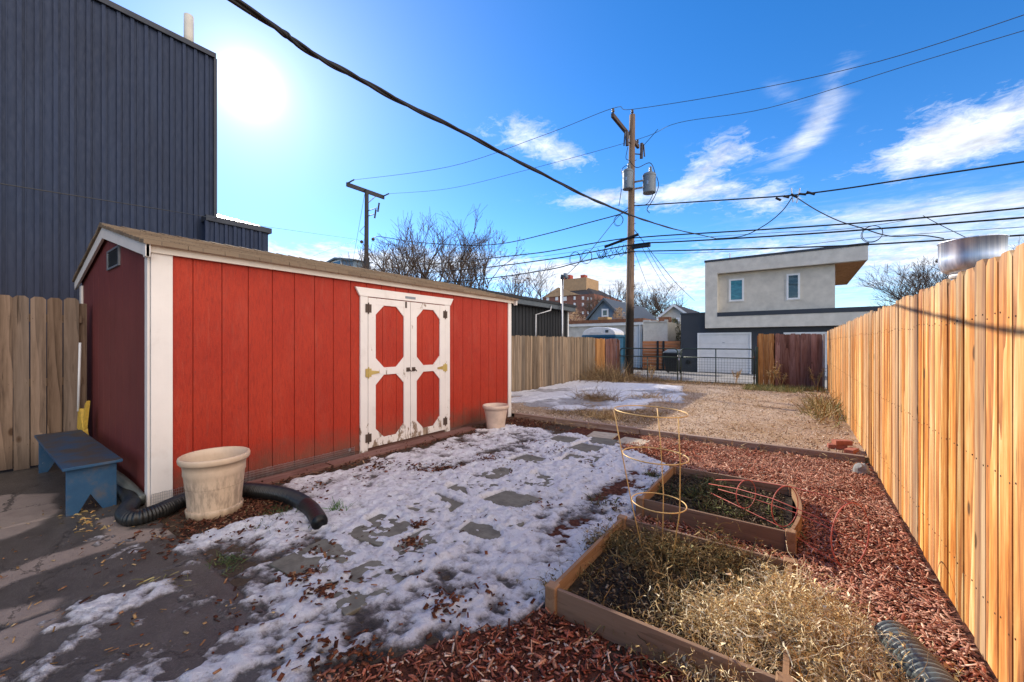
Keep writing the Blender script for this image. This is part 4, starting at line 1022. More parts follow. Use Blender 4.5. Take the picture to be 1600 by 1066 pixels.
def vines():
    r = np.random.default_rng(55)
    # dark brown vines on the left and back of the near bed
    def heap(n, cx, cy, sx, sy, zmax, cols, L, seed, wid, dr=.1, curl=.33):
        q = np.random.default_rng(seed); kc = max(6, n // 45); ci = q.integers(0, kc, n); ccx = q.normal(cx, sx, kc); ccy = q.normal(cy, sy, kc); cs = q.uniform(.02, .075, kc); x = ccx[ci] + q.normal(0, 1, n) * cs[ci]; y = ccy[ci] + q.normal(0, 1, n) * cs[ci]; ch = q.uniform(.35, 1.5, kc)[ci]; e = ch * np.exp(-((x - cx) / sx) ** 2 * .35 - ((y - cy) / sy) ** 2 * .35)
        z = .05 + zmax * e * q.random(n); d = q.normal(0, 1, (n, 3)); d[:, 2] = np.abs(d[:, 2]) * .6
        wd = q.uniform(*wid, n) * np.where(q.random(n) < .12, 2.1, 1.0); v, f, c, P = ribbons(np.stack([x, y, z], 1), d, q.uniform(*L, n), wd, 7, curl, dr, cols, seed)
        pts = P[:, 1:].reshape(-1, 3); k = q.choice(len(pts), int(n * 3.2)); lp = pts[k]; m = len(lp)
        lv, lf, lc, _ = ribbons(lp, q.normal(0, 1, (m, 3)), q.uniform(.010, .034, m) * np.where(q.random(m) < .10, 1.7, 1), q.uniform(.0025, .008, m) * np.where(q.random(m) < .10, 3.0, 1), 3, .5, .15, cols, seed + 1)
        v[:, 2] = np.maximum(v[:, 2], .02); return [(v, f, c), (lv, lf, lc)]
    BR = [(.22, .14, .05), (.30, .20, .08), (.13, .08, .03), (.36, .25, .11), (.08, .06, .025), (.17, .15, .06)]
    tag(npmesh('dead_vines', *join(heap(1700, -.70, 2.60, .24, .17, .12, BR, (.07, .24), 201, (.002, .005), .14, .42) + heap(350, -.45, 2.72, .22, .14, .22, BR, (.08, .22), 203, (.002, .005), .14, .42) + heap(240, -.55, 2.1, .3, .14, .08, BR, (.06, .2), 211, (.002, .005), .14, .42)), MT['straw']), 'dull brown dead tomato vines on the left of the near raised bed', 'dead vines')
    ST = [(.74, .56, .28), (.84, .69, .42), (.56, .38, .16), (.88, .77, .52), (.38, .23, .09), (.62, .50, .30)]
    tag(npmesh('dead_vines', *join(heap(3910, -.02, 2.33, .17, .26, .17, ST, (.08, .26), 205, (.002, .005), .16, .42) + heap(1190, -.25, 2.14, .14, .13, .11, ST, (.08, .24), 207, (.002, .005), .16, .42) + heap(1360, .2, 2.2, .11, .24, .07, ST, (.1, .26), 209, (.002, .005), .2, .4)), MT['straw']), 'pale straw tangle of dead vines spilling over the right board of the near bed', 'dead vines')
    # low green and brown growth in the far bed
    GR = [(.07, .09, .03), (.11, .11, .045), (.15, .11, .055), (.05, .045, .025)]
    tag(npmesh('dead_vines', *join(heap(900, -.75, 4.0, .22, .26, .06, GR, (.06, .18), 221, (.004, .010)) + heap(420, -.3, 3.8, .18, .18, .04, GR + [(.22, .25, .08)], (.05, .14), 223, (.004, .010))), MT['straw']), 'low dark greenish dead plants in the far raised bed', 'dead plants')


vines()


def ring(mb, c, r, axis=(0, 0, 1), wr=.0035, n=48, ell=1.0):
    c = Vector(c); ax = Vector(axis).normalized(); u = ax.orthogonal().normalized(); w = ax.cross(u)
    return mb.tube([c + (u * math.cos(2 * math.pi * k / n) + w * math.sin(2 * math.pi * k / n)) * r for k in range(n + 1)], wr, 6, cap=False)


def cage():
    b = Vector((-.72, 2.62, .05)); T = thing('tomato_cage', 'upright straw coloured wire tomato cage standing in the near bed', 'tomato cage', b)
    C = [(Vector((-.79, 2.66, 1.015)), .228), (Vector((-.765, 2.675, .725)), .205), (Vector((-.745, 2.69, .415)), .17)]
    foot = (b, .09)
    for c, r in C: ring(MB(), c, r, (.03, .02, 1), 0.0039).build('ring', MT['cage'], T, smooth=True)
    for a in (205, 330, 95):
        d = Vector((math.cos(math.radians(a)), math.sin(math.radians(a)), 0))
        MB().tube([c + d * (r + .004) for c, r in C] + [foot[0] + d * foot[1]], 0.0039, 6).build('stake', MT['cage'], T, smooth=True)


cage()


def cage_red():
    A = Vector((-.62, 3.98, .17)); B = Vector((.28, 3.42, .20)); ax = (B - A).normalized(); L = (B - A).length
    T = thing('tomato_cage', 'faded red wire tomato cage tipped on its side over the far bed', 'tomato cage', (A + B) / 2)
    for t, r in ((.30, .115), (.60, .150), (1.0, .205)):
        c = A.lerp(B, t); c = Vector((c.x, c.y, .15 + r * .55 if t < 1 else .205)); ring(MB(), c, r, ax, .0034).build('ring', MT['cage_red'], T, smooth=True)
    u = ax.orthogonal().normalized(); w = ax.cross(u)
    for k in range(4):
        a = math.radians(20 + 90 * k); d = u * math.cos(a) + w * math.sin(a); c = [(A.lerp(B, t), r, zz) for t, r, zz in ((.0, .06, .17), (.3, .115, .213), (.6, .15, .2325), (1.0, .205, .205))]
        MB().tube([Vector((q.x, q.y, zz)) + d * (r + .004) for q, r, zz in c], .0034, 6).build('stake', MT['cage_red'], T, smooth=True)


cage_red()

# =================================================================== TIMBER EDGING, ROCK, BRICKS
TY = 6.40; cuts = [-4.52, -2.06, -.42, .66]
for i, lab in enumerate(('long left timber of the yard edging, starting at the shed corner', 'middle timber of the yard edging, behind the upright cage', 'right timber of the yard edging, ending at the honey fence')):
    a, b = cuts[i] + .004, cuts[i + 1] - .004; z = .098 - .004 * (i % 2)
    o = MB().hexa([(a, TY - .045, -.01), (b, TY - .045 + .01 * i, -.01), (b, TY + .05, -.01), (a, TY + .05, -.01), (a, TY - .043, z), (b, TY - .04 + .01 * i, z), (b, TY + .05, z), (a, TY + .05, z)], rt()).build('edging_timber', MT['timber'], bevel=.008); tag(o, lab, 'timber', 'timbers edging the gravel')
for x, lab in ((-3.6, 'wooden stake on the edging timber nearest the shed'), (-2.95, 'wooden stake on the edging timber level with the snow patch'), (-1.38, 'wooden stake at the middle edging timber'), (-.40, 'wooden stake at the joint by the right edging timber')):
    o = MB().box(x - .018, x + .018, TY - .075, TY - .047, -.02, .105, rt()).build('edging_stake', MT['timber'], bevel=.004); tag(o, lab, 'stake', 'stakes holding the edging')
o = MB().ball((.57, 5.85, .06), .085, 5, (12, 8), .12, (.9, 1, .85)).build('rock', MT['rock'], smooth=False, bevel=.008); tag(o, 'fist sized grey rock against the foot of the honey fence', 'rock')
for i, (x, y, a, z, lab) in enumerate(((.42, 6.78, .1, .065, 'red brick lying nearest the yard on the gravel by the honey fence'), (.47, 6.79, .5, .128, 'red brick resting on another by the honey fence'), (.55, 6.62, 1.2, .065, 'broken red brick wedged between timber and honey fence'))):
    c, s = math.cos(a), math.sin(a); o = MB().obox((x, y, z + .03), (.1 * c, .1 * s, 0), (-.048 * s, .048 * c, 0), (0, 0, .031)).build('brick', MT['brick'], bevel=.005); tag(o, lab, 'brick', 'bricks by the fence')


# =================================================================== GATE
def gate(label, xa, xb, y, left):
    T = thing('metal_gate', label, 'gate', ((xa + xb) / 2, y, .03), 'green tube gates'); z0, z1, zm, r = .07, 1.27, .96, .021; R = .13
    arc = lambda cx, s: [(cx + s * R * math.sin(math.radians(t)), y, z1 - R + R * math.cos(math.radians(t))) for t in range(0, 91, 15)]
    pts = [(xa, y, z0)] + [(xa, y, z1 - R - .02)] + arc(xa + R, -1)[::-1] + arc(xb - R, 1) + [(xb, y, z1 - R - .02), (xb, y, z0)]
    MB().tube(pts, r, 10).tube([(xa, y, z0), (xb, y, z0)], r, 10).build('gate_frame', MT['gate'], T, smooth=True)
    MB().tube([(xa + .02, y, zm), (xb - .02, y, zm)], r * .9, 10).build('rail', MT['gate'], T, smooth=True)
    xm = (xa + xb) / 2; MB().tube([(xm, y, z0), (xm, y, zm if left else z1)], r * .85, 10).build('upright', MT['gate'], T, smooth=True)
    mb = MB(); x = xa + .08
    while x < xb - .03: mb.tube([(x, y, z0), (x, y, zm)], .0035, 4); x += .09
    z = z0 + .07
    while z < zm - .03: mb.tube([(xa, y, z), (xb, y, z)], .0035, 4); z += .095
    mb.build('wire_mesh', MT['gate'], T)
    hx = xa if left else xb
    for z in (.3, 1.0): MB().tube([(hx, y, z - .04), (hx, y, z + .04)], .032, 8).build('hinge', MT['iron'], T)


gate('left panel of the green tube gate, in front of the utility pole', -5.82, -3.62, 15.55, True)
gate('right panel of the green tube gate, in front of the white garage door', -3.52, -1.20, 15.62, False)
T = thing('gate_chain', 'steel chain and padlock joining the two gate panels', 'chain', (-3.57, 15.54, .9)); mb = MB()
for k in range(9): ring(mb, (-3.57 + .055 * math.cos(k * .7), 15.53 - .02 * (k % 2), 1.0 + .03 * math.sin(k * .7)), .018, (1, k % 2, .3), .004, 10)
mb.build('links', MT['galv'], T); MB().box(-3.60, -3.54, 15.49, 15.52, .84, .91).build('padlock', MT['galv'], T, bevel=.008)
o = MB().tube([(-1.12, 15.60, 0), (-1.12, 15.60, 1.35)], .035, 10).build('gate_post', MT['gate']); tag(o, 'dark steel post between right gate panel and orange fence', 'post')


# =================================================================== NAVY METAL BUILDING (left)
def ribbed_wall(mb, axis, fixed, a, b, z0, z1, pitch, out, rib=.045, dep_=.03):
    k = a; s = 1 if out > 0 else -1
    def bx(p, q, o0, o1):
        lo, hi = sorted((fixed + o0 * s, fixed + o1 * s))
        mb.box(lo, hi, p, q, z0, z1) if axis == 'Y' else mb.box(p, q, lo, hi, z0, z1)
    bx(a, b, -.05, 0)
    while k < b - .05:
        w_ = random.uniform(-.006, .006); bx(k + w_, min(k + rib + w_, b), 0, dep_); bx(min(k + rib * 1.7, b - .02), min(k + rib * 1.7 + .012, b), 0, dep_ * .45); k += pitch


def navy():
    T = thing('metal_building', 'tall dark navy building clad in ribbed metal behind the shed', 'building', (-12, 0, 0)); X, Y1, H = -9.0, 2.82, 6.86
    mb = MB(); ribbed_wall(mb, 'Y', X, -7.0, Y1, 0, H, .17, 1); mb.box(-16, X - .05, -7.0, Y1 - .03, 0, H - .02); mb.build('wall', MT['navy'], T)
    MB().box(X - .15, X + .06, -7.0, Y1 + .03, H, H + .09).build('parapet_cap', MT['navy_trim'], T)
    MB().box(X - .06, X + .045, Y1, Y1 + .05, 0, H).build('corner_trim', MT['navy_trim'], T)
    p = atX(295, 52, -9.3); MB().tube([(-9.3, p.y, H), (-9.3, p.y, 7.62)], .075, 14).build('roof_vent', MT['cream'], T, smooth=True)
    L = thing('metal_annex', 'low navy metal annex with a sloping roof beyond the tall building', 'building', (-10, 3.1, 0)); X2, a, b = -8.75, 2.62, 3.68; mb = MB()
    ribbed_wall(mb, 'Y', X2, a, b, 0, 3.70, .145, 1); mb.box(-12, X2 - .05, a + .1, b - .02, 0, 3.68); mb.build('wall', MT['navy'], L)
    MB().box(X2 - .2, X2 + .05, a, b + .05, 3.70, 3.80).build('fascia', MT['navy_trim'], L)
    MB().prism([(X2 - .2, a + .2, 3.78), (X2 - .2, b + .05, 3.801), (-12, b + .05, 4.7), (-12, a + .2, 4.7)], (0, 0, .06)).build('roof', MT['navy_trim'], L)


navy()


def black_garage():
    T = thing('black_garage', 'long low black-sided garage with a grey fascia behind the back fence', 'garage', (-9.5, 9, 0)); X, a, b = -7.35, 6.0, 13.95
    mb = MB(); ribbed_wall(mb, 'Y', X, a, b, 0, 2.72, .2, 1, .03, .018); mb.box(-11.5, X - .05, a + .1, b - .06, 0, 2.7); mb.build('wall', MT['black_siding'], T)
    MB().box(X + .02, X + .30, a - .1, b + .12, 2.70, 2.86).build('fascia', MT['grey_fascia'], T, bevel=.01)
    MB().prism([(X + .33, a - .12, 2.861), (X + .33, b + .14, 2.861), (-11.6, b + .14, 3.05), (-11.6, a - .12, 3.05)], (0, 0, .09)).build('roof', MT['black_siding'], T)
    MB().box(X - .05, X + .03, b, b + .06, 0, 2.69).build('corner_trim', MT['white_paint'], T)
    p = atX(838, 500, X + .1); MB().tube([(X + .33, p.y + .6, 2.78), (X + .30, p.y + .6, 2.62), (X + .08, p.y, 2.45), (X + .08, p.y, .1)], .03, 8).build('downspout', MT['galv'], T, smooth=True)
    q = atX(870, 500, X + .2); q.z = 0
    M = thing('service_mast', 'pale steel service mast rising past the black garage roof edge', 'mast', (X + .42, q.y, 0)); zt = atX(870, 432, X + .42).z
    MB().tube([(X + .42, q.y, 0), (X + .42, q.y, zt)], .045, 10).build('pipe', MT['galv'], M, smooth=True)
    MB().tube([(X + .42, q.y, zt - .05), (X + .45, q.y - .02, zt + .12), (X + .6, q.y - .08, zt + .08), (X + .66, q.y - .1, zt - .05)], .07, 10).build('weather_head', MT['transformer'], M, smooth=True)


black_garage()


# =================================================================== MODERN HOUSE BEYOND THE ALLEY
def modern_house():
    Y, D = 22.0, 30.3; T = thing('modern_house', 'two storey modern house of pale stucco over slate grey garage level', 'house', (0, 26, 0))
    MB().box(-4.99, 7.5, Y + .12, D, 0, 2.98).build('wall', MT['house_grey'], T)
    MB().box(-5.02, -3.78, Y + .08, D, 2.98, 3.05).build('roof_cap', MT['roof_cap'], T)
    MB().box(-3.77, -3.22, Y - .25, D - 1, 2.23, 5.50).build('wall', MT['stucco'], T)
    MB().box(-3.22, 7.5, Y - .25, Y + .119, 2.23, 2.78).build('wall', MT['stucco'], T)
    MB().box(-3.219, 7.5, Y - .27, Y + .30, 2.781, 2.98).build('ledge_cap', MT['roof_cap'], T)
    w = MB(); x0, x1, za, zb = -3.219, 1.30, 2.981, 4.90
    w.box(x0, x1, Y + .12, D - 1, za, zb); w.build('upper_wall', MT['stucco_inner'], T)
    MB().box(-3.22, 2.33, Y - .25, Y + .0, 4.90, 5.50).build('roof_fascia', MT['stucco'], T)
    MB().box(-3.2, 2.30, Y + .001, D, 5.0, 5.49).build('roof_slab', MT['stucco'], T)
    MB().box(1.301, 2.32, Y + .002, D - .02, 4.90, 4.995).build('soffit', MT['soffit'], T)
    MB().box(-3.80, 2.36, Y - .28, D + .02, 5.501, 5.60).build('roof_cap', MT['roof_cap'], T)
    MB().tube([(-2.75, 22.4, 5.6), (-2.75, 22.4, 5.95)], .03, 8).build('vent_pipe', MT['galv'], T)
    def garage(xa, xb, zt):
        g = MB()
        for k in range(4): g.box(xa + .06, xb - .06, Y + .085, Y + .115, .02 + k * (zt - .1) / 4 + .006, .02 + (k + 1) * (zt - .1) / 4 - .006)
        g.box(xa + .05, xb - .05, Y + .112, Y + .119, .01, zt - .05); d = g.build('garage_door', MT['garage_white'], T)
        f = MB(); f.box(xa - .02, xa + .05, Y + .05, Y + .119, 0, zt); f.box(xb - .05, xb + .02, Y + .05, Y + .119, 0, zt); f.box(xa + .05, xb - .05, Y + .052, Y + .119, zt - .08, zt); f.build('door_trim', MT['white_paint'], d)
        MB().box((xa + xb) / 2 - .05, (xa + xb) / 2 + .05, Y + .07, Y + .084, 1.5, 1.53).build('handle', MT['galv'], d)
    garage(-4.16, -1.83, 2.0); garage(-.52, 1.9, 1.97)
    for (xa, xb, za, zb, gl) in ((-2.75, -2.12, 3.52, 4.61, 'glass_teal'), (-.43, .07, 3.46, 4.63, 'glass_dark')):
        f = MB(); y0, y1 = Y + .085, Y + .1195; fw = .075
        f.box(xa, xa + fw, y0, y1, za, zb); f.box(xb - fw, xb, y0, y1, za, zb); f.box(xa + fw, xb - fw, y0 + .001, y1, za, za + fw); f.box(xa + fw, xb - fw, y0 + .001, y1, zb - fw, zb)
        fo = f.build('window', MT['white_paint'], T); MB().box(xa + fw, xb - fw, Y + .105, Y + .119, za + fw, zb - fw).build('pane', MT[gl], fo)
        s = MB(); e = .05; s.box(xa - e, xb + e, Y + .10, Y + .1195, zb + .001, zb + e); s.box(xa - e, xb + e, Y + .10, Y + .1195, za - e, za - .001); s.box(xa - e, xa - .001, Y + .10, Y + .1195, za, zb); s.box(xb + .001, xb + e, Y + .10, Y + .1195, za, zb); s.build('surround', MT['stucco'], fo)
    MB().tube([(-4.62, Y + .119, .5), (-4.62, Y + .04, .5)], .11, 14).build('dryer_vent', MT['black'], T)


modern_house()


def far_houses():
    # white block garage across the alley
    Y = 24.0; a = at(888, 503, Y); b = at(1003, 503, Y); zt = a.z
    T = thing('white_garage', 'flat-roofed white garage with a rust brown roof edge across the alley', 'garage', ((a.x + b.x) / 2, Y + 3, 0))
    MB().box(a.x - .6, b.x, Y, Y + 6, 0, zt - .22).build('wall', MT['white_block'], T)
    MB().box(a.x - .7, b.x + .15, Y - .2, Y + 6.1, zt - .16, zt + .05).build('roof_fascia', MT['brown_fascia'], T)
    MB().box(a.x - .7, b.x + .1, Y - .16, Y - .02, zt - .34, zt - .17).build('gutter', MT['white_paint'], T)
    tx = at(960, 550, Y).x; tx2 = at(978, 550, Y).x
    MB().box(tx, tx2, Y - .05, Y - .002, 0, at(970, 523, Y).z).build('side_door', MT['teal_door'], T)
    m = MB(); k = at(986, 550, Y).x
    while k < b.x - .15: m.box(k, k + .22, Y - .03, Y - .002, 0, zt - .4); k += .235
    m.build('siding_panel', MT['garage_white'], T)
    MB().tube([(b.x - .1, Y - .1, zt - .3), (b.x - .1, Y - .1, 0)], .05, 8).build('downspout', MT['white_paint'], T)
    c0, c1 = at(934, 496, Y + 1), at(950, 504, Y + 1)
    c = thing('roof_cooler', 'tan box cooler on the white garage roof', 'cooler', (c0.x, Y + 1.4, zt + .05)); MB().box(c0.x, c1.x, Y + 1, Y + 1.7, zt + .051, c0.z).build('cabinet', MT['tan'], c, bevel=.03)
    m = MB()
    for q in range(6): m.box(c0.x + .05, c1.x - .05, Y + .985, Y + .9985, zt + .1 + q * .04, zt + .115 + q * .04)
    m.build('louver', MT['brown_fascia'], c)
    # cream block wing
    Y = 23.4; a = at(1005, 500, Y); b = at(1043, 503, Y)
    T = thing('cream_outbuilding', 'sunlit cream outbuilding with a rough roof edge beside the white garage', 'outbuilding', ((a.x + b.x) / 2, Y + 2, 0))
    MB().box(a.x, b.x, Y, Y + 4, 0, b.z).build('wall', MT['cream'], T)
    m = MB(); x = a.x
    while x < b.x - .1:
        w = random.uniform(.15, .4); m.box(x, min(x + w, b.x), Y - .06, Y + .15, b.z, b.z + random.uniform(.02, .14)); x += w
    m.build('coping', MT['white_block'], T)
    MB().box((a.x + b.x) / 2 + .1, (a.x + b.x) / 2 + .7, Y + .3, Y + .8, b.z + .01, b.z + .3).build('roof_hatch', MT['brown_fascia'], T)
    # slat fence and bin
    Y = 22.6; a = at(1004, 533, Y); b = at(1063, 533, Y); T = thing('slat_fence', 'orange horizontal slat fence between cream outbuilding and grey house', 'fence', ((a.x + b.x) / 2, Y, 0)); m = MB(); n = 9
    for k in range(n): m.box(a.x, b.x, Y, Y + .025, .05 + k * (a.z - .05) / n + .008, .05 + (k + 1) * (a.z - .05) / n - .008, rt())
    m.build('slats', MT['fence_slats'], T)
    for px in (1028, 1037): x = at(px, 550, Y).x; MB().box(x - .05, x + .05, Y - .06, Y - .002, 0, a.z).build('post', MT['black'], T)
    Y = 20.4; x = at(1051, 560, Y).x; T = thing('wheelie_bin', 'black wheeled bin with a blue-grey lid beside the grey house', 'bin', (x, Y, .012)); w = .33
    MB().hexa([(x - w * .8, Y - .3, .1), (x + w * .8, Y - .3, .1), (x + w * .8, Y + .3, .1), (x - w * .8, Y + .3, .1), (x - w, Y - .38, 1.0), (x + w, Y - .38, 1.0), (x + w, Y + .38, 1.0), (x - w, Y + .38, 1.0)]).build('bin_body', MT['black'], T, bevel=.03)
    MB().hexa([(x - w - .03, Y - .42, 1.001), (x + w + .03, Y - .42, 1.001), (x + w + .03, Y + .42, 1.001), (x - w - .03, Y + .42, 1.001), (x - w, Y - .36, 1.07), (x + w, Y - .36, 1.07), (x + w, Y + .4, 1.18), (x - w, Y + .4, 1.18)]).build('lid', MT['grey_fascia'], T, bevel=.02)
    for s in (-1, 1): MB().tube([(x + s * .26, Y + .33, .1), (x + s * .32, Y + .33, .1)], .1, 14).build('wheel', MT['black'], T)
    # portable toilet
    Y = 18.0; a = at(909, 527, Y); b = at(962, 527, Y); xc = (a.x + b.x) / 2; hw = (b.x - a.x) / 2; ze = at(909, 524, Y).z; zt = at(935, 511, Y).z
    T = thing('portable_toilet', 'blue portable toilet with a white domed roof behind the back fence', 'portable toilet', (xc, Y + .6, 0))
    MB().box(xc - hw + .06, xc + hw - .06, Y + .06, Y + 1.2, .012, ze - .1).build('cabin', MT['toilet_blue'], T, bevel=.03)
    MB().box(xc - hw, xc + hw, Y, Y + 1.26, ze - .099, ze).build('roof_rim', MT['toilet_blue'], T, bevel=.02)
    m = MB(); n = 14; top = [(xc + hw * .98 * math.cos(math.pi * k / n), Y + .02, ze + .001 + (zt - ze) * math.sin(math.pi * k / n) ** .8) for k in range(n + 1)]
    m.prism(top[::-1], (0, 1.2, 0)); m.build('domed_roof', MT['toilet_white'], T, bevel=.03)
    MB().box(xc - .5 * hw, xc + .2 * hw, Y - .0, Y + .018, ze + .08, ze + .15).build('roof_vent', MT['garage_white'], T)
    MB().box(xc + .42 * hw, xc + .58 * hw, Y - .02, Y + .018, ze + .12, ze + .24).build('stack_vent', MT['grey_fascia'], T)
    MB().box(xc - .4, xc + .4, Y + .03, Y + .0585, .1, ze - .2).build('door', MT['toilet_blue'], T)

    def gable(name, label, cat, Y, depth, pk, le, re, zb, wall, roof, win=None, ov=.35):
        p = at(*pk, Y); l = at(*le, Y); r = Vector((2 * p.x - l.x, Y, l.z)) if re is None else at(*re, Y)
        T = thing(name, label, cat, (p.x, Y + depth / 2, 0))
        MB().prism([(l.x + ov, Y, 0), (r.x - ov, Y, 0), (r.x - ov, Y, l.z + .05), (p.x, Y, p.z - .12), (l.x + ov, Y, l.z + .05)], (0, depth, 0)).build('wall', MT[wall], T)
        for s, e in ((-1, l), (1, r)):
            MB().prism([(p.x, Y - .3, p.z - .1), (e.x, Y - .3, l.z - .1), (e.x, Y - .3, l.z + .04), (p.x, Y - .3, p.z + .02)][::s], (0, depth + .5, 0)).build('roof', MT[roof], T)
            MB().prism([(p.x, Y - .36, p.z - .25), (e.x, Y - .36, l.z - .25), (e.x, Y - .36, l.z + .02), (p.x, Y - .36, p.z)][::s], (0, .055, 0)).build('bargeboard', MT['grey_fascia' if wall != 'cream' else 'white_paint'], T)
        if win:
            c0, c1 = at(win[0], win[1], Y), at(win[2], win[3], Y); f = MB().box(c0.x, c1.x, Y - .08, Y - .002, c1.z, c0.z).build('window', MT['white_paint'], T)
            MB().box(c0.x + .15, c1.x - .15, Y - .1, Y - .081, c1.z + .15, c0.z - .15).build('pane', MT['glass_dark'], f)
    gable('blue_house', 'blue-grey gabled house behind the white garage', 'house', 36, 12, (944.7, 466), (913, 503), None, 0, 'blue_siding', 'blue_roof', (940.5, 483, 951, 495))
    gable('cream_cottage', 'cream gabled cottage half hidden by the grey house', 'house', 42, 12, (1054, 475.5), (1027, 497), None, 0, 'cream', 'dark_roof', (1056, 497, 1062, 512))
    gable('grey_house', 'grey roofed house peeking over the red shed roof', 'house', 30, 2.5, (526, 403), (500, 417), None, 0, 'blue_siding', 'blue_roof', (518, 409, 534, 421))
    # brick apartment block
    Y = 105; g = lambda px, py: at(px, py, Y); T = thing('apartment_block', 'distant red brick apartment block with a tan roof tower', 'apartment building', (g(890, 500).x, Y + 10, 0))
    a, b, c = g(848, 462), g(928, 459), g(942, 467)
    MB().box(a.x, b.x, Y, Y + 22, 0, b.z).build('wall', MT['apt_brick'], T); MB().box(b.x + .02, c.x, Y + 1.5, Y + 20, 0, c.z).build('wing', MT['apt_brick'], T)
    MB().prism([(a.x, Y - .4, b.z + .01), (g(905, 459).x, Y - .4, b.z + .01), g(872, 449)], (0, .38, 0)).build('pediment', MT['apt_tan'], T)
    p, q = g(868, 448), g(911, 448); MB().hexa([(a.x + 1, Y + .1, b.z + .02), (b.x - .2, Y + .1, b.z + .02), (b.x - .2, Y + 20, b.z + .02), (a.x + 1, Y + 20, b.z + .02), (p.x, Y + 5, q.z + .5), (q.x - 1, Y + 5, q.z + .5), (q.x - 1, Y + 14, q.z + .5), (p.x, Y + 14, q.z + .5)]).build('roof', MT['dark_roof'], T)
    t0, t1 = g(873, 435), g(909, 451); MB().box(t0.x, t1.x, Y + 3, Y + 12, t1.z, t0.z).build('tower', MT['apt_tan'], T)
    for (u, v) in ((871, 874.5), (876.5, 881), (897.5, 904)): m0, m1 = g(u, 427), g(v, 435); MB().box(m0.x, m1.x, Y + 4, Y + 6, m1.z + .01, m0.z).build('chimney', MT['apt_red'], T)
    for px, py, w, h in [(883, 467, 5, 6), (883, 477, 5, 5), (856, 467, 4, 5), (870, 467, 4, 5), (898, 466, 3, 5), (898, 476, 3, 5), (911, 466, 3.5, 5), (911, 476, 3, 5), (919, 467, 2.5, 4), (919, 478, 2.5, 4), (924, 467, 2, 4), (924, 478, 2, 4), (924, 489, 2, 4), (911, 489, 3, 4), (919, 489, 2.5, 4)]:
        m0, m1 = g(px - w / 2, py - h / 2), g(px + w / 2, py + h / 2); f = MB().box(m0.x, m1.x, Y - .12, Y - .002, m1.z, m0.z).build('window', MT['white_paint'], T)
    for px in (932, 937):
        m0, m1 = g(px - 1, 469), g(px + 1, 473); MB().box(m0.x, m1.x, Y + 1.38, Y + 1.498, m1.z, m0.z).build('window', MT['white_paint'], T)


far_houses()


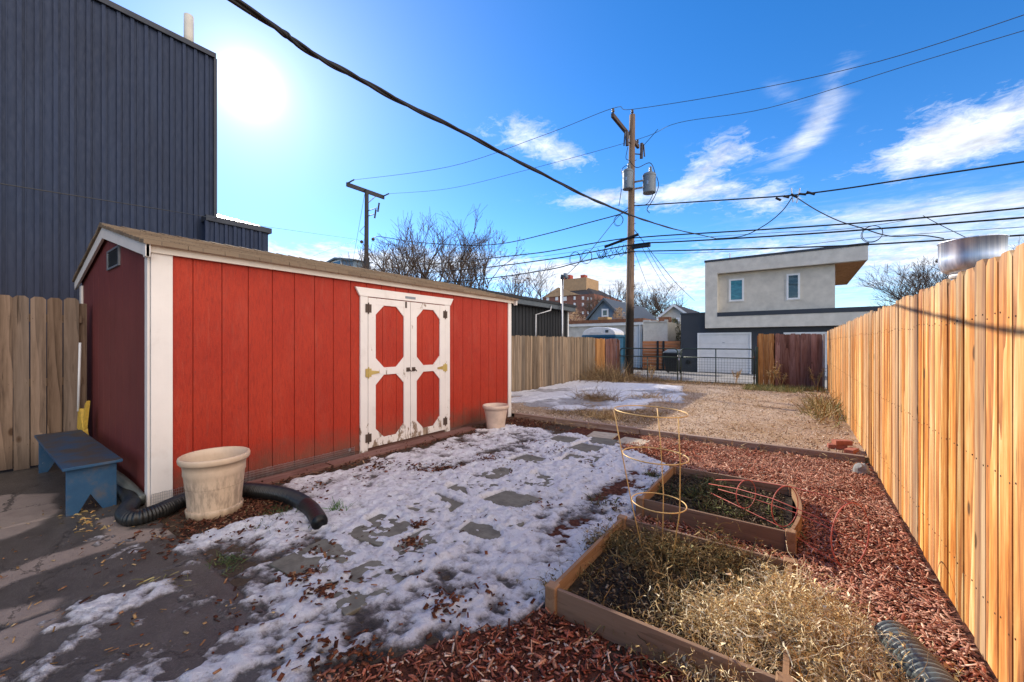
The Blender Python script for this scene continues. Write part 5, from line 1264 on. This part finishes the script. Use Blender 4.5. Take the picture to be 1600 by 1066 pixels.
# =================================================================== UTILITY POLES
def poles():
    Y = 17.0; b = at(983, 590, Y); t = at(988, 180, Y); b.z = 0
    T = thing('utility_pole', 'tall brown wooden utility pole with two transformers behind the gate', 'utility pole', b, 'utility poles')
    n = 24; MB().tube([b.lerp(t, k / n) for k in range(n + 1)], [.185 - .065 * k / n for k in range(n + 1)], 18).build('pole_shaft', MT['pole'], T, smooth=True)
    on = lambda z: b.lerp(t, z / t.z)
    arm0 = at(963.5, 177, 15.55); c = on(10.62); A = Vector((c.x - .24, 15.35, 10.65)); B = Vector((c.x - .24, 18.55, 10.65))
    MB().obox((A + B) / 2, (0, (B - A).length / 2, 0), (.055, 0, 0), (0, 0, .08)).build('crossarm', MT['iron'], T)
    ins = []
    for p in (A + Vector((0, .08, .06)), B + Vector((0, -.1, .06)), t + Vector((.0, 0, 0))):
        MB().lathe(p, [(.0, 0), (.03, 0), (.03, .08), (.06, .1), (.06, .14), (.035, .16), (.055, .18), (.05, .22), (.0, .25)], 12).build('insulator', MT['porcelain'], T, smooth=True); ins.append(p + Vector((0, 0, .25)))
    # transformers
    for px, py0, py1, rad, Yy in ((981, 265, 296, .22, 16.74), (1014.5, 271, 302, .265, 17.1)):
        q = at(px, py0, Yy); z1 = q.z; z0 = at(px, py1, Yy).z
        tr = MB().lathe((q.x, Yy, z0), [(0, 0), (rad * .96, 0), (rad, .03), (rad, (z1 - z0) * .82), (rad * 1.05, (z1 - z0) * .84), (rad * 1.05, (z1 - z0) * .9), (rad * .9, (z1 - z0) * .97), (0, z1 - z0)], 28).build('transformer', MT['transformer'], T, smooth=False)
        MB().lathe((q.x + .05, Yy, z1 - .03), [(.0, 0), (.06, 0), (.06, .06), (.085, .09), (.05, .12), (.08, .16), (.045, .2), (.07, .24), (.03, .3), (0, .34)], 12).build('bushing', MT['transformer'], tr, smooth=True)
        for zz in (.35, .7):
            z = z0 + (z1 - z0) * zz; pc = on(z); d = Vector((q.x, Yy, z)) - Vector((pc.x, pc.y, z)); d.normalize()
            MB().tube([Vector((pc.x, pc.y, z)) + d * .12, Vector((q.x, Yy, z)) - d * rad * .97], .045, 8).build('bracket', MT['galv'], tr)
        MB().box(q.x - .02, q.x + .05, Yy - rad - .02, Yy - rad + .005, z0 + .3, z0 + .45).build('side_terminal', MT['galv'], tr)
    # cut-outs
    for px, py, Yy, s in ((980, 216, 16.6, -1), (1002, 236, 17.2, 1)):
        q = at(px, py, Yy); pc = on(q.z); m = MB().tube([pc + Vector((0, 0, -.1)), q + Vector((0, 0, -.15))], .025, 6); m.tube([q + Vector((0, 0, -.32)), q + Vector((.02 * s, 0, .32))], .07, 10); m.tube([q + Vector((.14 * s, 0, -.28)), q + Vector((.1 * s, 0, .25))], .03, 8)
        m.build('fuse_cutout', MT['porcelain'], T)
    # leads
    lead = lambda P, r, n: MB().tube(P, r, n).build('jumper_lead', MT['cable'], T)
    q1, q2 = at(981, 262, 16.72), at(1012, 266, 17.1)
    lead(crom([at(981, 230, 16.6), at(978, 247, 16.6), q1 + Vector((.05, 0, .3))], 6), .013, 5); lead(crom([q1 + Vector((.05, 0, .3)), at(995, 262, 16.7), q2 + Vector((.1, 0, .28)), at(1024, 272, 17.1)], 8), .016, 5)
    lead(crom([at(972, 274, 16.7), at(972, 264, 16.7), q1 + Vector((-.03, 0, .12))], 6), .014, 5); lead(crom([at(971, 295, 16.7), at(969, 310, 16.8), at(967, 322, 16.9)], 6), .014, 5)
    lead(crom([at(1026, 276, 17.1), at(1029, 290, 17.1), at(1024, 305, 17.1), at(1018, 316, 17.1), at(1011, 327, 17.1), at(1015, 333, 17.1)], 6), .016, 5); lead(crom([at(1022, 300, 17.1), at(1012, 318, 17.1), at(996, 322, 17)], 6), .014, 5)
    lead(crom([at(1028, 202, 17), at(1015, 217, 17.1), at(1003, 230, 17.2)], 6), .012, 5)
    for k in range(16):
        z = 3 + k * .45; pc = on(z); a = 2.2 if k % 2 else -.4
        MB().tube([pc + Vector((math.cos(a) * .16, math.sin(a) * .16, 0)), pc + Vector((math.cos(a) * .27, math.sin(a) * .27, 0))], .011, 5).build('climbing_step', MT['iron'], T)
    z = at(1003, 385, Y).z; MB().box(b.x + .2, b.x + .95, Y - .2, Y - .06, z - .1, z + .1).build('splice_case', MT['black'], T, bevel=.03)
    # second pole at the left
    b2 = at(572.5, 430, Y); b2.z = 0; t2 = at(573, 297, Y)
    T2 = thing('utility_pole', 'grey utility pole with a single crossarm standing behind the red shed', 'utility pole', b2, 'utility poles')
    MB().tube([b2, Vector((b2.x, Y, 7.6)), Vector((b2.x, Y, 7.62)), t2], [.22, .21, .155, .14], 16).build('pole_shaft', MT['pole_grey'], T2, smooth=False)
    A2, B2 = Vector((t2.x - .18, 15.55, t2.z - .02)), Vector((t2.x - .18, 18.6, t2.z - .02)); MB().obox((A2 + B2) / 2, (0, (B2 - A2).length / 2, 0), (.055, 0, 0), (0, 0, .14)).build('crossarm', MT['pole_grey'], T2)
    for p in (A2 + Vector((.3, .15, .2)), B2 + Vector((.35, -.1, .1))):
        MB().tube([p + Vector((-.35, 0, -.05)), p + Vector((.35, 0, 0))], .05, 8).build('insulator', MT['porcelain'], T2)
    MB().tube([Vector((t2.x, Y + .1, t2.z - .9)), Vector((t2.x - .15, 17.9, t2.z - .1))], .03, 6).build('brace', MT['iron'], T2)
    for px, py in ((589, 325), (584, 335)):
        q = at(px, py, Y); m = MB().tube([Vector((b2.x, Y, q.z)), q], .03, 6); m.tube([q + Vector((.1, 0, -.3)), q + Vector((.25, 0, .3))], .06, 8); m.build('fuse_cutout', MT['porcelain'], T2)
    for px, py in ((565, 378), (583, 374)): q = at(px, py, Y); MB().ball(q, .12, 3).build('cable_clamp', MT['iron'], T2)
    g = at(568, 300, Y); MB().tube([Vector((b2.x - .15, Y, g.z)), at(552, 405, Y)], .012, 5).build('ground_wire', MT['cable_grey'], T2)
    MB().tube([at(562, 362, Y), at(570, 353, Y), at(571, 370, Y), at(562, 362, Y)], .02, 5).build('standoff', MT['galv'], T2)
    # wires along the alley
    W = lambda L, yy=Y: [at(p[0], p[1], yy) for p in L]
    wire('upper of the two thin primary wires running over the tops of both poles', [A2 + Vector((.6, .15, .2))] + W([(700, 261), (846, 212.6)], 15.5) + [ins[0]] + [ins[2]] + W([(1161, 143), (1375, 95.6), (1640, 10)]), .011, 'cable_grey')
    wire('lower of the two thin primary wires running past the tops of both poles', [B2 + Vector((.7, -.1, .1))] + W([(700, 295), (818, 267)], 18.0) + [ins[1]] + W([(1060, 192), (1200.6, 168.7), (1431, 98.4), (1640, 36)], 17.6), .010, 'cable_grey')
    wire('thick secondary cable sagging left of the brown pole to the grey pole', W([(583, 372), (594, 370), (646, 378), (729, 383.5), (789, 380), (860, 364), (920, 348), (968, 335), (985, 327)]), .022)
    wire('thick secondary cable from the brown pole to the upper right edge above the house', W([(985, 322), (1040, 318.5), (1094, 315), (1180, 309.5), (1240, 305), (1319, 295), (1430, 278), (1640, 247)]), .024)
    wire('topmost of the three communication cables crossing the brown pole', W([(560, 424), (640, 415.5), (729, 408), (780, 402), (850, 394), (916.5, 382), (969, 373.7), (990, 372), (1020, 369.5), (1060, 366.8), (1206, 358), (1400, 344), (1640, 321)], 16.78), .024)
    wire('middle of the three communication cables, carrying the black splice case', W([(560, 434), (622, 429), (741, 420), (860, 405), (902.5, 398), (979.5, 384), (1015, 379.6), (1060, 377.6), (1262, 365.6), (1640, 337)], 16.78), .026)
    wire('lowest of the three communication cables, just above the modern house roof', W([(560, 446), (708, 440), (780, 433), (860, 421), (902.5, 410.5), (977.7, 394.7), (1015, 392.6), (1060, 391.6), (1200, 388), (1352, 382.5), (1640, 365)], 16.78), .024)
    wire('faint lashing wire under the middle communication cable', W([(690, 452), (800, 432), (900, 409), (985, 396), (1060, 396), (1200, 389), (1352, 372), (1640, 352)], 17.2), .008, 'cable_grey')
    wire('faint wire between the top and middle communication cables', W([(820, 404), (900, 393), (970, 379), (1080, 372), (1206, 364), (1330, 357), (1445, 339)], 17.2), .008, 'cable_grey')
    wire('loop of wire dropping from the cable clamp to the communication cables', W([(1238, 308), (1222, 330), (1195, 352), (1160, 369), (1120, 373)]), .017)
    wire('twisted pale drop wire from the cable clamp down to the right', W([(1242, 307), (1275, 328), (1310, 345), (1345, 356), (1390, 369), (1440, 368), (1475, 373)]), .017, 'cable_grey')
    wire('thin drop wire from the top communication cable down behind the metal tub', W([(1442, 337), (1470, 352), (1515, 374), (1560, 396)]), .010, 'cable_grey')
    wire('guy wire from the brown pole down to the left, ending at the service mast', [at(990, 318, 17), at(965, 340, 16.6), at(920, 395, 15.2), Vector((-6.75, 12.6, atX(870, 432, -6.93).z))], .012)
    for i, (a, c, lab) in enumerate((((991, 359), (1085, 470), 'rightmost service drop from the brown pole to the cottage'), ((1004, 388), (1050, 458), 'middle service drop from the brown pole to the bare tree'), ((1012, 390), (1056, 452), 'thin service drop right beside the middle one'), ((991, 392), (1028, 478), 'leftmost service drop from the brown pole to the blue house'))):
        p0 = at(*a, 17); p1 = at(*c, 34); mid = p0.lerp(p1, .5) - Vector((0, 0, .25)); wire(lab, [p0, mid, p1], .014 if i in (0,) else .010)
    for px, py, rr, lab in ((1362, 366, .30, 'black cable coil hanging on the middle cable right of the house'), (898, 405, .38, 'left cable coil on the middle communication cable by the brown pole'), (916, 402, .36, 'right cable coil on the middle communication cable by the brown pole'), (966, 345, .27, 'small cable coil at the brown pole under the secondary cable')):
        q = at(px, py, 16.74); mb = MB()
        for k in range(2): ring(mb, q + Vector((.02 * k, .03 * k, .015 * k)), rr * .85 * (1 - .05 * k), (.25, 1, .1), .009, 30)
        tag(mb.build('cable_coil', MT['cable']), lab, 'cable coil', 'cable coils')
    q = at(1239, 305, 17); T3 = thing('cable_clamp', 'cluster of clamps and insulators where the drop wires leave the thick cable', 'cable clamp', q); m = MB()
    for k in range(5): m.tube([q + Vector((-.5 + .22 * k, -.03, .02 * (k % 3))), q + Vector((-.35 + .24 * k, .03, -.10 + .05 * (k % 2)))], .04, 8)
    m.build('clamps', MT['cable'], T3); m = MB().tube([q + Vector((-.05, 0, .25)), q + Vector((0, 0, -.25))], .02, 6); m.tube([q + Vector((.2, 0, .2)), q + Vector((.1, 0, -.3))], .02, 6); m.build('pin', MT['galv'], T3)
    q = at(935, 391, 16.74); mb = MB(); random.seed(12)
    for k in range(14): c = q + Vector((random.uniform(-.2, 1.4), random.uniform(-.05, .05), random.uniform(-.25, .12))); mb.tube(crom([c, c + Vector((.12, 0, -.22)), c + Vector((.3, .02, -.1)), c + Vector((.4, 0, .1))], 4), .012, 5)
    mb.tube([q + Vector((.3, 0, .1)), q + Vector((1.8, 0, .42))], .06, 8); tag(mb.build('terminal_bundle', MT['cable']), 'tangle of terminals and loose wire on the middle cable left of the brown pole', 'cable terminal')
    # house service drop overhead, long sag parallel to the yard
    P = []
    for (px, py) in [(365, 0), (470, 72), (600, 145), (760, 226), (900, 299), (980, 334), (1050, 357), (1120, 373)]:
        f = max(0, (px - 930) / 190); P.append(atX(px, py, -1.70 - .60 * f))
    P = [Vector((-1.68, -2.5, 2.95)), Vector((-1.69, -.8, 2.72))] + P
    pts = crom(P, 40); mb = MB().tube(pts, .009, 8)
    for ph in (0, 2.1):     # two insulated conductors wound round the messenger
        q = []
        for i, p in enumerate(pts):
            a = i * .16 + ph; d = (pts[min(i + 1, len(pts) - 1)] - pts[max(i - 1, 0)]).normalized(); u = d.orthogonal().normalized(); w = d.cross(u); q.append(p + (u * math.cos(a) + w * math.sin(a)) * .008)
        mb.tube(q, .0075, 6)
    tag(mb.build('service_drop', MT['cable'], smooth=True), 'thick twisted black service cable crossing overhead from upper left to the poles', 'cable')
    wire('thin wire from the grey pole passing in front of the navy building', [at(556, 374, 17), Vector((-8.75, 2.9, 4.05)).lerp(at(420, 355, 17), .0) if False else dep(420, 355, 14.0), dep(330, 340, 7.0), dep(0, 287, 4.2), dep(-150, 262, 3.6)], .006, 'cable_grey', n=4)
    wire('short wire from the grey pole down to the left behind the shed', [at(557, 376, 17), at(510, 392, 17.5), at(440, 420, 18)], .010, 'cable_grey')


poles()


# =================================================================== METAL TUB over the right fence
def tub():
    c = Vector((1.25, 5.25, 0)); T = thing('metal_tub', 'shiny round aluminium tub showing above the honey fence', 'tub', c + Vector((0, 0, 2.09))); r = .205
    z0, z1 = 2.09, 2.375
    MB().lathe((c.x, c.y, 0), [(0, z0), (r * .72, z0), (r * .9, z0 + .03), (r * .985, z0 + .085), (r, z0 + .13), (r, z1 - .012), (r * 1.03, z1 - .008), (r * 1.03, z1), (r * .975, z1), (r * .97, z0 + .13), (r * .8, z0 + .05), (0, z0 + .04)], 56).build('bowl', MT['aluminium'], T, smooth=True)
    a = math.radians(160); d = Vector((math.cos(a), math.sin(a), 0)); p = Vector((c.x, c.y, z0 + .14)) + d * r
    MB().ball(p, .02, 2).build('handle_rivet', MT['black'], T)
    S = thing('tub_stand', 'white stand under the aluminium tub behind the honey fence', 'stand', c); MB().lathe((c.x, c.y, 0), [(.0, 2.05), (.13, 2.05), (.14, 2.065), (.13, 2.088), (0, 2.088)], 24).build('stand_top', MT['white_paint'], S)
    for k in range(3): a = k * 2.1; MB().tube([(c.x + .12 * math.cos(a), c.y + .12 * math.sin(a), 2.05), (c.x + .25 * math.cos(a), c.y + .25 * math.sin(a), 0)], .02, 8).build('leg', MT['white_paint'], S)


tub()


# =================================================================== BARE TREES
def bare_tree(name, label, base, H, spread, seed, levels=6, r0=.12, leafy=0, lean=(0, 0), fork=.25, col=((.07, .055, .048), (.10, .075, .06)), wid=0):
    R = random.Random(seed); T = thing(name, label, 'tree', base, 'bare winter trees'); trunk = MB(); segs = []
    tips = []

    def grow(p, d, L, r, lv):
        pts = [p]; n = 4 if lv < 3 else 3; q = p.copy(); dd = d.copy()
        for i in range(n):
            dd = (dd + Vector((R.gauss(0, .12), R.gauss(0, .12), R.gauss(.05, .07)))).normalized(); q = q + dd * (L / n); pts.append(q.copy())
        rs = [max(r * (1 - .38 * i / n), .006) for i in range(n + 1)]
        (trunk if lv < 2 else twigs).tube(pts, rs, 7 if lv < 2 else 4 if lv < 4 else 3, cap=False, tint=(col[0] if lv < 3 else col[1]))
        if lv >= levels: tips.append(q); return
        k = R.choice((3, 3, 4)) if lv > 0 else 4
        for j in range(k):
            a = R.uniform(0, 6.28); sp = spread * R.uniform(.6, 1.25); o = dd.orthogonal().normalized(); o2 = dd.cross(o)
            nd = (dd * math.cos(sp) + (o * math.cos(a) + o2 * math.sin(a)) * math.sin(sp) + Vector((0, 0, .12))).normalized()
            grow(pts[-1 if j < 2 else R.randint(1, n)], nd, L * R.uniform(.62, .86), r * R.uniform(.5, .66), lv + 1)
    twigs = MB(); b = Vector(base); d0 = Vector((lean[0], lean[1], 1)).normalized()
    grow(b, d0, H * fork, r0, 0)
    zt = max(p[2] for p in twigs.v); k = H / (zt - b.z)
    kx = k * 1.3
    sc = lambda p: (b.x + (p[0] - b.x) * kx, b.y + (p[1] - b.y) * kx, b.z + (p[2] - b.z) * k)
    trunk.v = [sc(p) for p in trunk.v]; twigs.v = [sc(p) for p in twigs.v]; tips = [Vector(sc(p)) for p in tips]
    trunk.build('trunk', MT['bark'], T, smooth=True)
    twigs.build('crown', MT['twig'], T)
    if leafy:
        n = int(len(tips) * leafy); p = np.array([tips[R.randrange(len(tips))] for _ in range(n)]) + rng.normal(0, .06, (n, 3))
        v, f, c, _ = ribbons(p, rng.normal(0, 1, (n, 3)), rng.uniform(.08, .18, n), rng.uniform(.04, .09, n), 2, .3, .2, [(.13, .07, .045), (.18, .09, .05), (.1, .06, .05)], seed); npmesh('leaves', v, f, c, MT['leaf'], T)
    return T


def tree_at(px, ytop, depth, label, **kw):
    g = dep(px, HY, depth); top = dep(px, ytop, depth).z; g.z = 0
    return bare_tree('bare_tree', label, g, top, **kw)


tree_at(700, 322, 23, 'tallest spreading bare tree behind the shed roof', spread=.47, seed=13, levels=6, r0=.16, fork=.27)
tree_at(655, 352, 24, 'bare tree leaning left behind the shed near the grey pole', spread=.5, seed=23, levels=6, r0=.13, lean=(-.3, .0), fork=.26)
tree_at(765, 352, 26, 'dense bare tree with some dead brown leaves right of the tallest one', spread=.42, seed=37, levels=6, r0=.14, leafy=.5, lean=(.1, 0), fork=.25)
tree_at(812, 408, 30, 'small bare tree over the black garage roof', spread=.5, seed=43, levels=5, r0=.09, fork=.26)
tree_at(940, 440, 58, 'bare tree behind the blue house left of the brown pole', spread=.5, seed=51, levels=6, r0=.2, leafy=.3, fork=.24)
tree_at(1002, 442, 56, 'bare tree behind the brown pole', spread=.5, seed=57, levels=6, r0=.2, leafy=.2, fork=.24)
tree_at(1050, 446, 60, 'rounded purple-brown bare tree above the cream cottage', spread=.5, seed=61, levels=6, r0=.22, leafy=1.0, fork=.22)
tree_at(1432, 404, 34, 'bare tree just left of the metal tub above the honey fence', spread=.52, seed=67, levels=6, r0=.12, fork=.25)
tree_at(1470, 415, 36, 'low bare tree hidden behind the metal tub', spread=.5, seed=71, levels=5, r0=.12, fork=.26)
tree_at(1575, 352, 30, 'bare tree top at the right edge above the honey fence', spread=.5, seed=73, levels=6, r0=.13, fork=.25)


def bush(name, label, px, y0, y1, depth, w, cols, n, seed, lf=(.08, .2), lw=(.03, .07)):
    g = dep(px, HY, depth); g.z = 0; zt = dep(px, y0, depth).z; zb = max(0.1, dep(px, y1, depth).z - .8); r = np.random.default_rng(seed)
    T = thing(name, label, 'shrub', g); MB().tube([g, (g.x, g.y, zb + .3)], .06, 8).build('trunk', MT['bark'], T)
    th = r.uniform(0, 6.28, n); ph = r.uniform(0, 1, n) ** .5 * (1 + .25 * np.sin(3 * th)); zz = r.uniform(0, 1, n); prof = np.sin(np.pi * np.clip(zz * .85 + .12, 0, 1)) ** .7
    p = np.stack([g.x + np.cos(th) * ph * prof * w, g.y + np.sin(th) * ph * prof * w, zb + (zt - zb) * zz], 1)
    v, f, c, _ = ribbons(p, r.normal(0, 1, (n, 3)) + [0, 0, .5], r.uniform(*lf, n), r.uniform(*lw, n), 3, .3, .1, cols, seed); npmesh('crown', v, f, c, MT['leaf'], T)


bush('evergreen_shrub', 'dusty green shrub between cream outbuilding and grey house', 1053, 499, 535, 24.5, .65, [(.10, .11, .055), (.16, .15, .085), (.07, .08, .04), (.25, .22, .13)], 1500, 301)
bush('dry_shrub', 'tan dry shrub right of the black garage roof', 898, 484, 505, 30, .75, [(.45, .32, .2), (.36, .24, .14), (.55, .42, .28)], 900, 303, (.1, .3), (.02, .05))
bush('dry_shrub', 'tan dry shrub beside the brown pole above the white garage', 967, 482, 503, 30, .55, [(.42, .3, .18), (.34, .23, .13), (.5, .38, .24)], 700, 305, (.1, .3), (.02, .05))


# =================================================================== CAMERA, SUN, SKY
cam = bpy.data.cameras.new('camera'); co = bpy.data.objects.new('camera', cam); COL.objects.link(co)
co.location = (0, 0, CAMH); co.rotation_euler = (math.radians(90), 0, YAW)
cam.lens = 36 * FPX / 1600; cam.sensor_width = 36; cam.sensor_fit = 'HORIZONTAL'; cam.shift_y = 4 / 1600; cam.clip_start = .02; cam.clip_end = 2000
SC.camera = co

EL, AZ = math.radians(28.35), math.radians(-69.1)
S = Vector((math.sin(AZ) * math.cos(EL), math.cos(AZ) * math.cos(EL), math.sin(EL)))
su = bpy.data.lights.new('sun', 'SUN'); su.energy = 2.9; su.angle = math.radians(.53); su.color = (1, .90, .76)
so = bpy.data.objects.new('sun', su); COL.objects.link(so); so.rotation_euler = S.to_track_quat('Z', 'Y').to_euler(); so.location = S * 60


def sky():
    w = bpy.data.worlds.new('World'); SC.world = w; w.use_nodes = True; nt = w.node_tree; N, L = nt.nodes, nt.links
    m = NT.__new__(NT); m.nt, m.N, m.L, m.b, m._pos = nt, N, L, None, None
    bg = N['Background']; st = m.n('ShaderNodeTexSky', sky_type='NISHITA'); st.sun_disc = False; st.sun_elevation = EL; st.sun_rotation = AZ
    st.altitude = 1600; st.air_density = 1.0; st.dust_density = .08; st.ozone_density = 2.2
    g = m.n('ShaderNodeTexCoord').outputs['Generated']
    nv = m.n('ShaderNodeVectorMath', operation='NORMALIZE'); L.new(g, nv.inputs[0]); d = nv.outputs[0]

    def dot(v):
        x = m.n('ShaderNodeVectorMath', operation='DOT_PRODUCT'); L.new(d, x.inputs[0]); x.inputs[1].default_value = v; return x.outputs['Value']
    z = m.sep(d)[2]
    # sky dome colour: deepen blue a little
    hs = m.n('ShaderNodeHueSaturation'); hs.inputs['Hue'].default_value = .506; hs.inputs['Saturation'].default_value = SKY_SAT; hs.inputs['Value'].default_value = SKY_VAL; L.new(st.outputs[0], hs.inputs['Color']); col = hs.outputs[0]
    # cloud layer coordinates: flat ceiling projection
    zz = m.math('MAXIMUM', m.math('ADD', z, .10), .02); iv = m.math('DIVIDE', 1.0, zz)
    x = m.n('ShaderNodeVectorMath', operation='SCALE'); L.new(d, x.inputs[0]); L.new(iv, x.inputs['Scale']); q = x.outputs[0]
    puff = m.noise(q, 3.2, 9, .62, .3); wisp = m.noise(m.n2(q, (1.0, 3.0, 1.0), 0.9), 2.2, 8, .6, 1.4); fine = m.noise(q, 15, 7, .68, .5)
    tot = None

    def blob(px, py, sx, sy, rot, amt):
        dd = Vector(ray(px, py)).normalized(); right = Vector((RV[0], RV[1], 0)); right = (right - dd * right.dot(dd)).normalized(); up = right.cross(dd).normalized() if right.cross(dd).z > 0 else -right.cross(dd).normalized()
        c, s = math.cos(math.radians(rot)), math.sin(math.radians(rot)); u, v = right * c + up * s, up * c - right * s
        a = m.math('DIVIDE', dot(u), sx); b = m.math('DIVIDE', dot(v), sy)
        a = m.math('SUBTRACT', a, 0.0); e = m.math('ADD', m.math('MULTIPLY', a, a), m.math('MULTIPLY', b, b))
        front = m.mr(dot(dd), .3, .6)
        g_ = m.math('MULTIPLY', m.math('EXPONENT', m.math('MULTIPLY', e, -1.0)), front)
        return m.math('MULTIPLY', g_, amt)
    pf = [blob(*b) for b in PUFFS]; s = pf[0]
    for b in pf[1:]: s = m.math('ADD', s, b)
    wf = [blob(*b) for b in WISPS]; s2 = wf[0]
    for b in wf[1:]: s2 = m.math('ADD', s2, b)
    cp = m.mr(m.math('ADD', m.math('ADD', m.math('MULTIPLY', puff, .95), m.math('MULTIPLY', fine, .75)), m.math('MULTIPLY', s, .27)), 1.0, 1.42, 0, 1)
    cp = m.math('MULTIPLY', cp, m.mr(s, .03, .4))
    cw = m.math('MULTIPLY', m.mr(m.math('ADD', m.math('ADD', m.math('MULTIPLY', wisp, .9), m.math('MULTIPLY', fine, .3)), m.math('MULTIPLY', s2, .25)), .64, 1.05, 0, .75), m.mr(s2, .05, .9))
    cl = m.math('MAXIMUM', m.math('MULTIPLY', cp, .92), cw, clamp=True)
    shade = m.mr(m.noise(q, 7, 6, .65), .33, .67, .72, 1.25)
    cc = m.mix(1.0, CLOUD, m.comb(shade, shade, shade), 'MULTIPLY')
    col = m.mix(cl, col, cc)
    # bright cloud bank added out of view on the right as fill light
    bd = Vector((1.0, -.12, .42)).normalized()
    bk = m.math('MULTIPLY', m.mr(dot(bd), .40, .98), m.mr(m.math('ADD', puff, m.math('MULTIPLY', fine, .3)), .45, .7), clamp=True)
    col = m.mix(bk, col, FILL_CLOUD)
    # glow of air round the sun
    ds = m.math('MAXIMUM', dot(S), 0.0)
    for pw, amp, c in GLOW:
        k = m.math('MULTIPLY', m.math('POWER', ds, pw), amp); col = m.mix(1.0, col, m.mix(1.0, c, m.comb(k, k, k), 'MULTIPLY'), 'ADD')
    L.new(col, bg.inputs['Color']); bg.inputs['Strength'].default_value = SKY_STR


def _n2(self, v, sc, rot):
    x = self.n('ShaderNodeMapping'); self.L.new(v, x.inputs[0]); x.inputs['Rotation'].default_value = (0, 0, rot); x.inputs['Scale'].default_value = sc; return x.outputs[0]


NT.n2 = _n2
SKY_SAT, SKY_VAL, SKY_STR = 1.34, .76, .14
CLOUD = (3.3, 3.45, 3.75)
PUFFS = [(815, 215, .075, .035, -12, 1.6), (885, 240, .08, .03, -14, 1.4), (1000, 445, .24, .05, 6, 2.2), (870, 430, .14, .035, 5, 1.5), (1110, 265, .09, .04, 35, 1.6), (1080, 300, .14, .02, 4, 1.4), (1190, 320, .08, .022, 0, 1.4), (1555, 180, .13, .045, 30, 1.7), (1470, 235, .09, .026, 15, 1.4), (1520, 395, .26, .06, 4, 1.9), (1440, 318, .16, .012, 10, .6), (640, 410, .34, .035, -3, 2.0), (1180, 385, .09, .02, 2, .9), (940, 310, .12, .02, 0, 1.4), (480, 425, .22, .035, -6, 1.6)]
WISPS = [(1292, 160, .022, .075, -8, .9), (1262, 215, .022, .07, -38, .8), (1225, 150, .05, .018, -30, .5), (1500, 325, .22, .022, 9, .9), (1480, 400, .42, .085, 4, 1.3), (1190, 258, .07, .02, 30, .5)]
GLOW = [(5000, 60.0, (1, .98, .92)), (1500, 4.0, (1, .97, .92)), (420, .9, (1, .98, .95)), (140, .6, (1, .98, .98)), (50, .5, (1, .97, .98)), (20, .40, (1.0, .96, .97)), (8, .36, (1.0, .93, .95))]
FILL_CLOUD = (12.0, 10.6, 9.3)
sky()
SC.view_settings.view_transform = 'Standard'; SC.view_settings.look = 'None'; SC.view_settings.gamma = 1; SC.view_settings.use_curve_mapping = False
SC.view_settings.exposure = 1.23
SC.render.engine = 'CYCLES'
SC.cycles.max_bounces = 6; SC.cycles.use_denoising = True
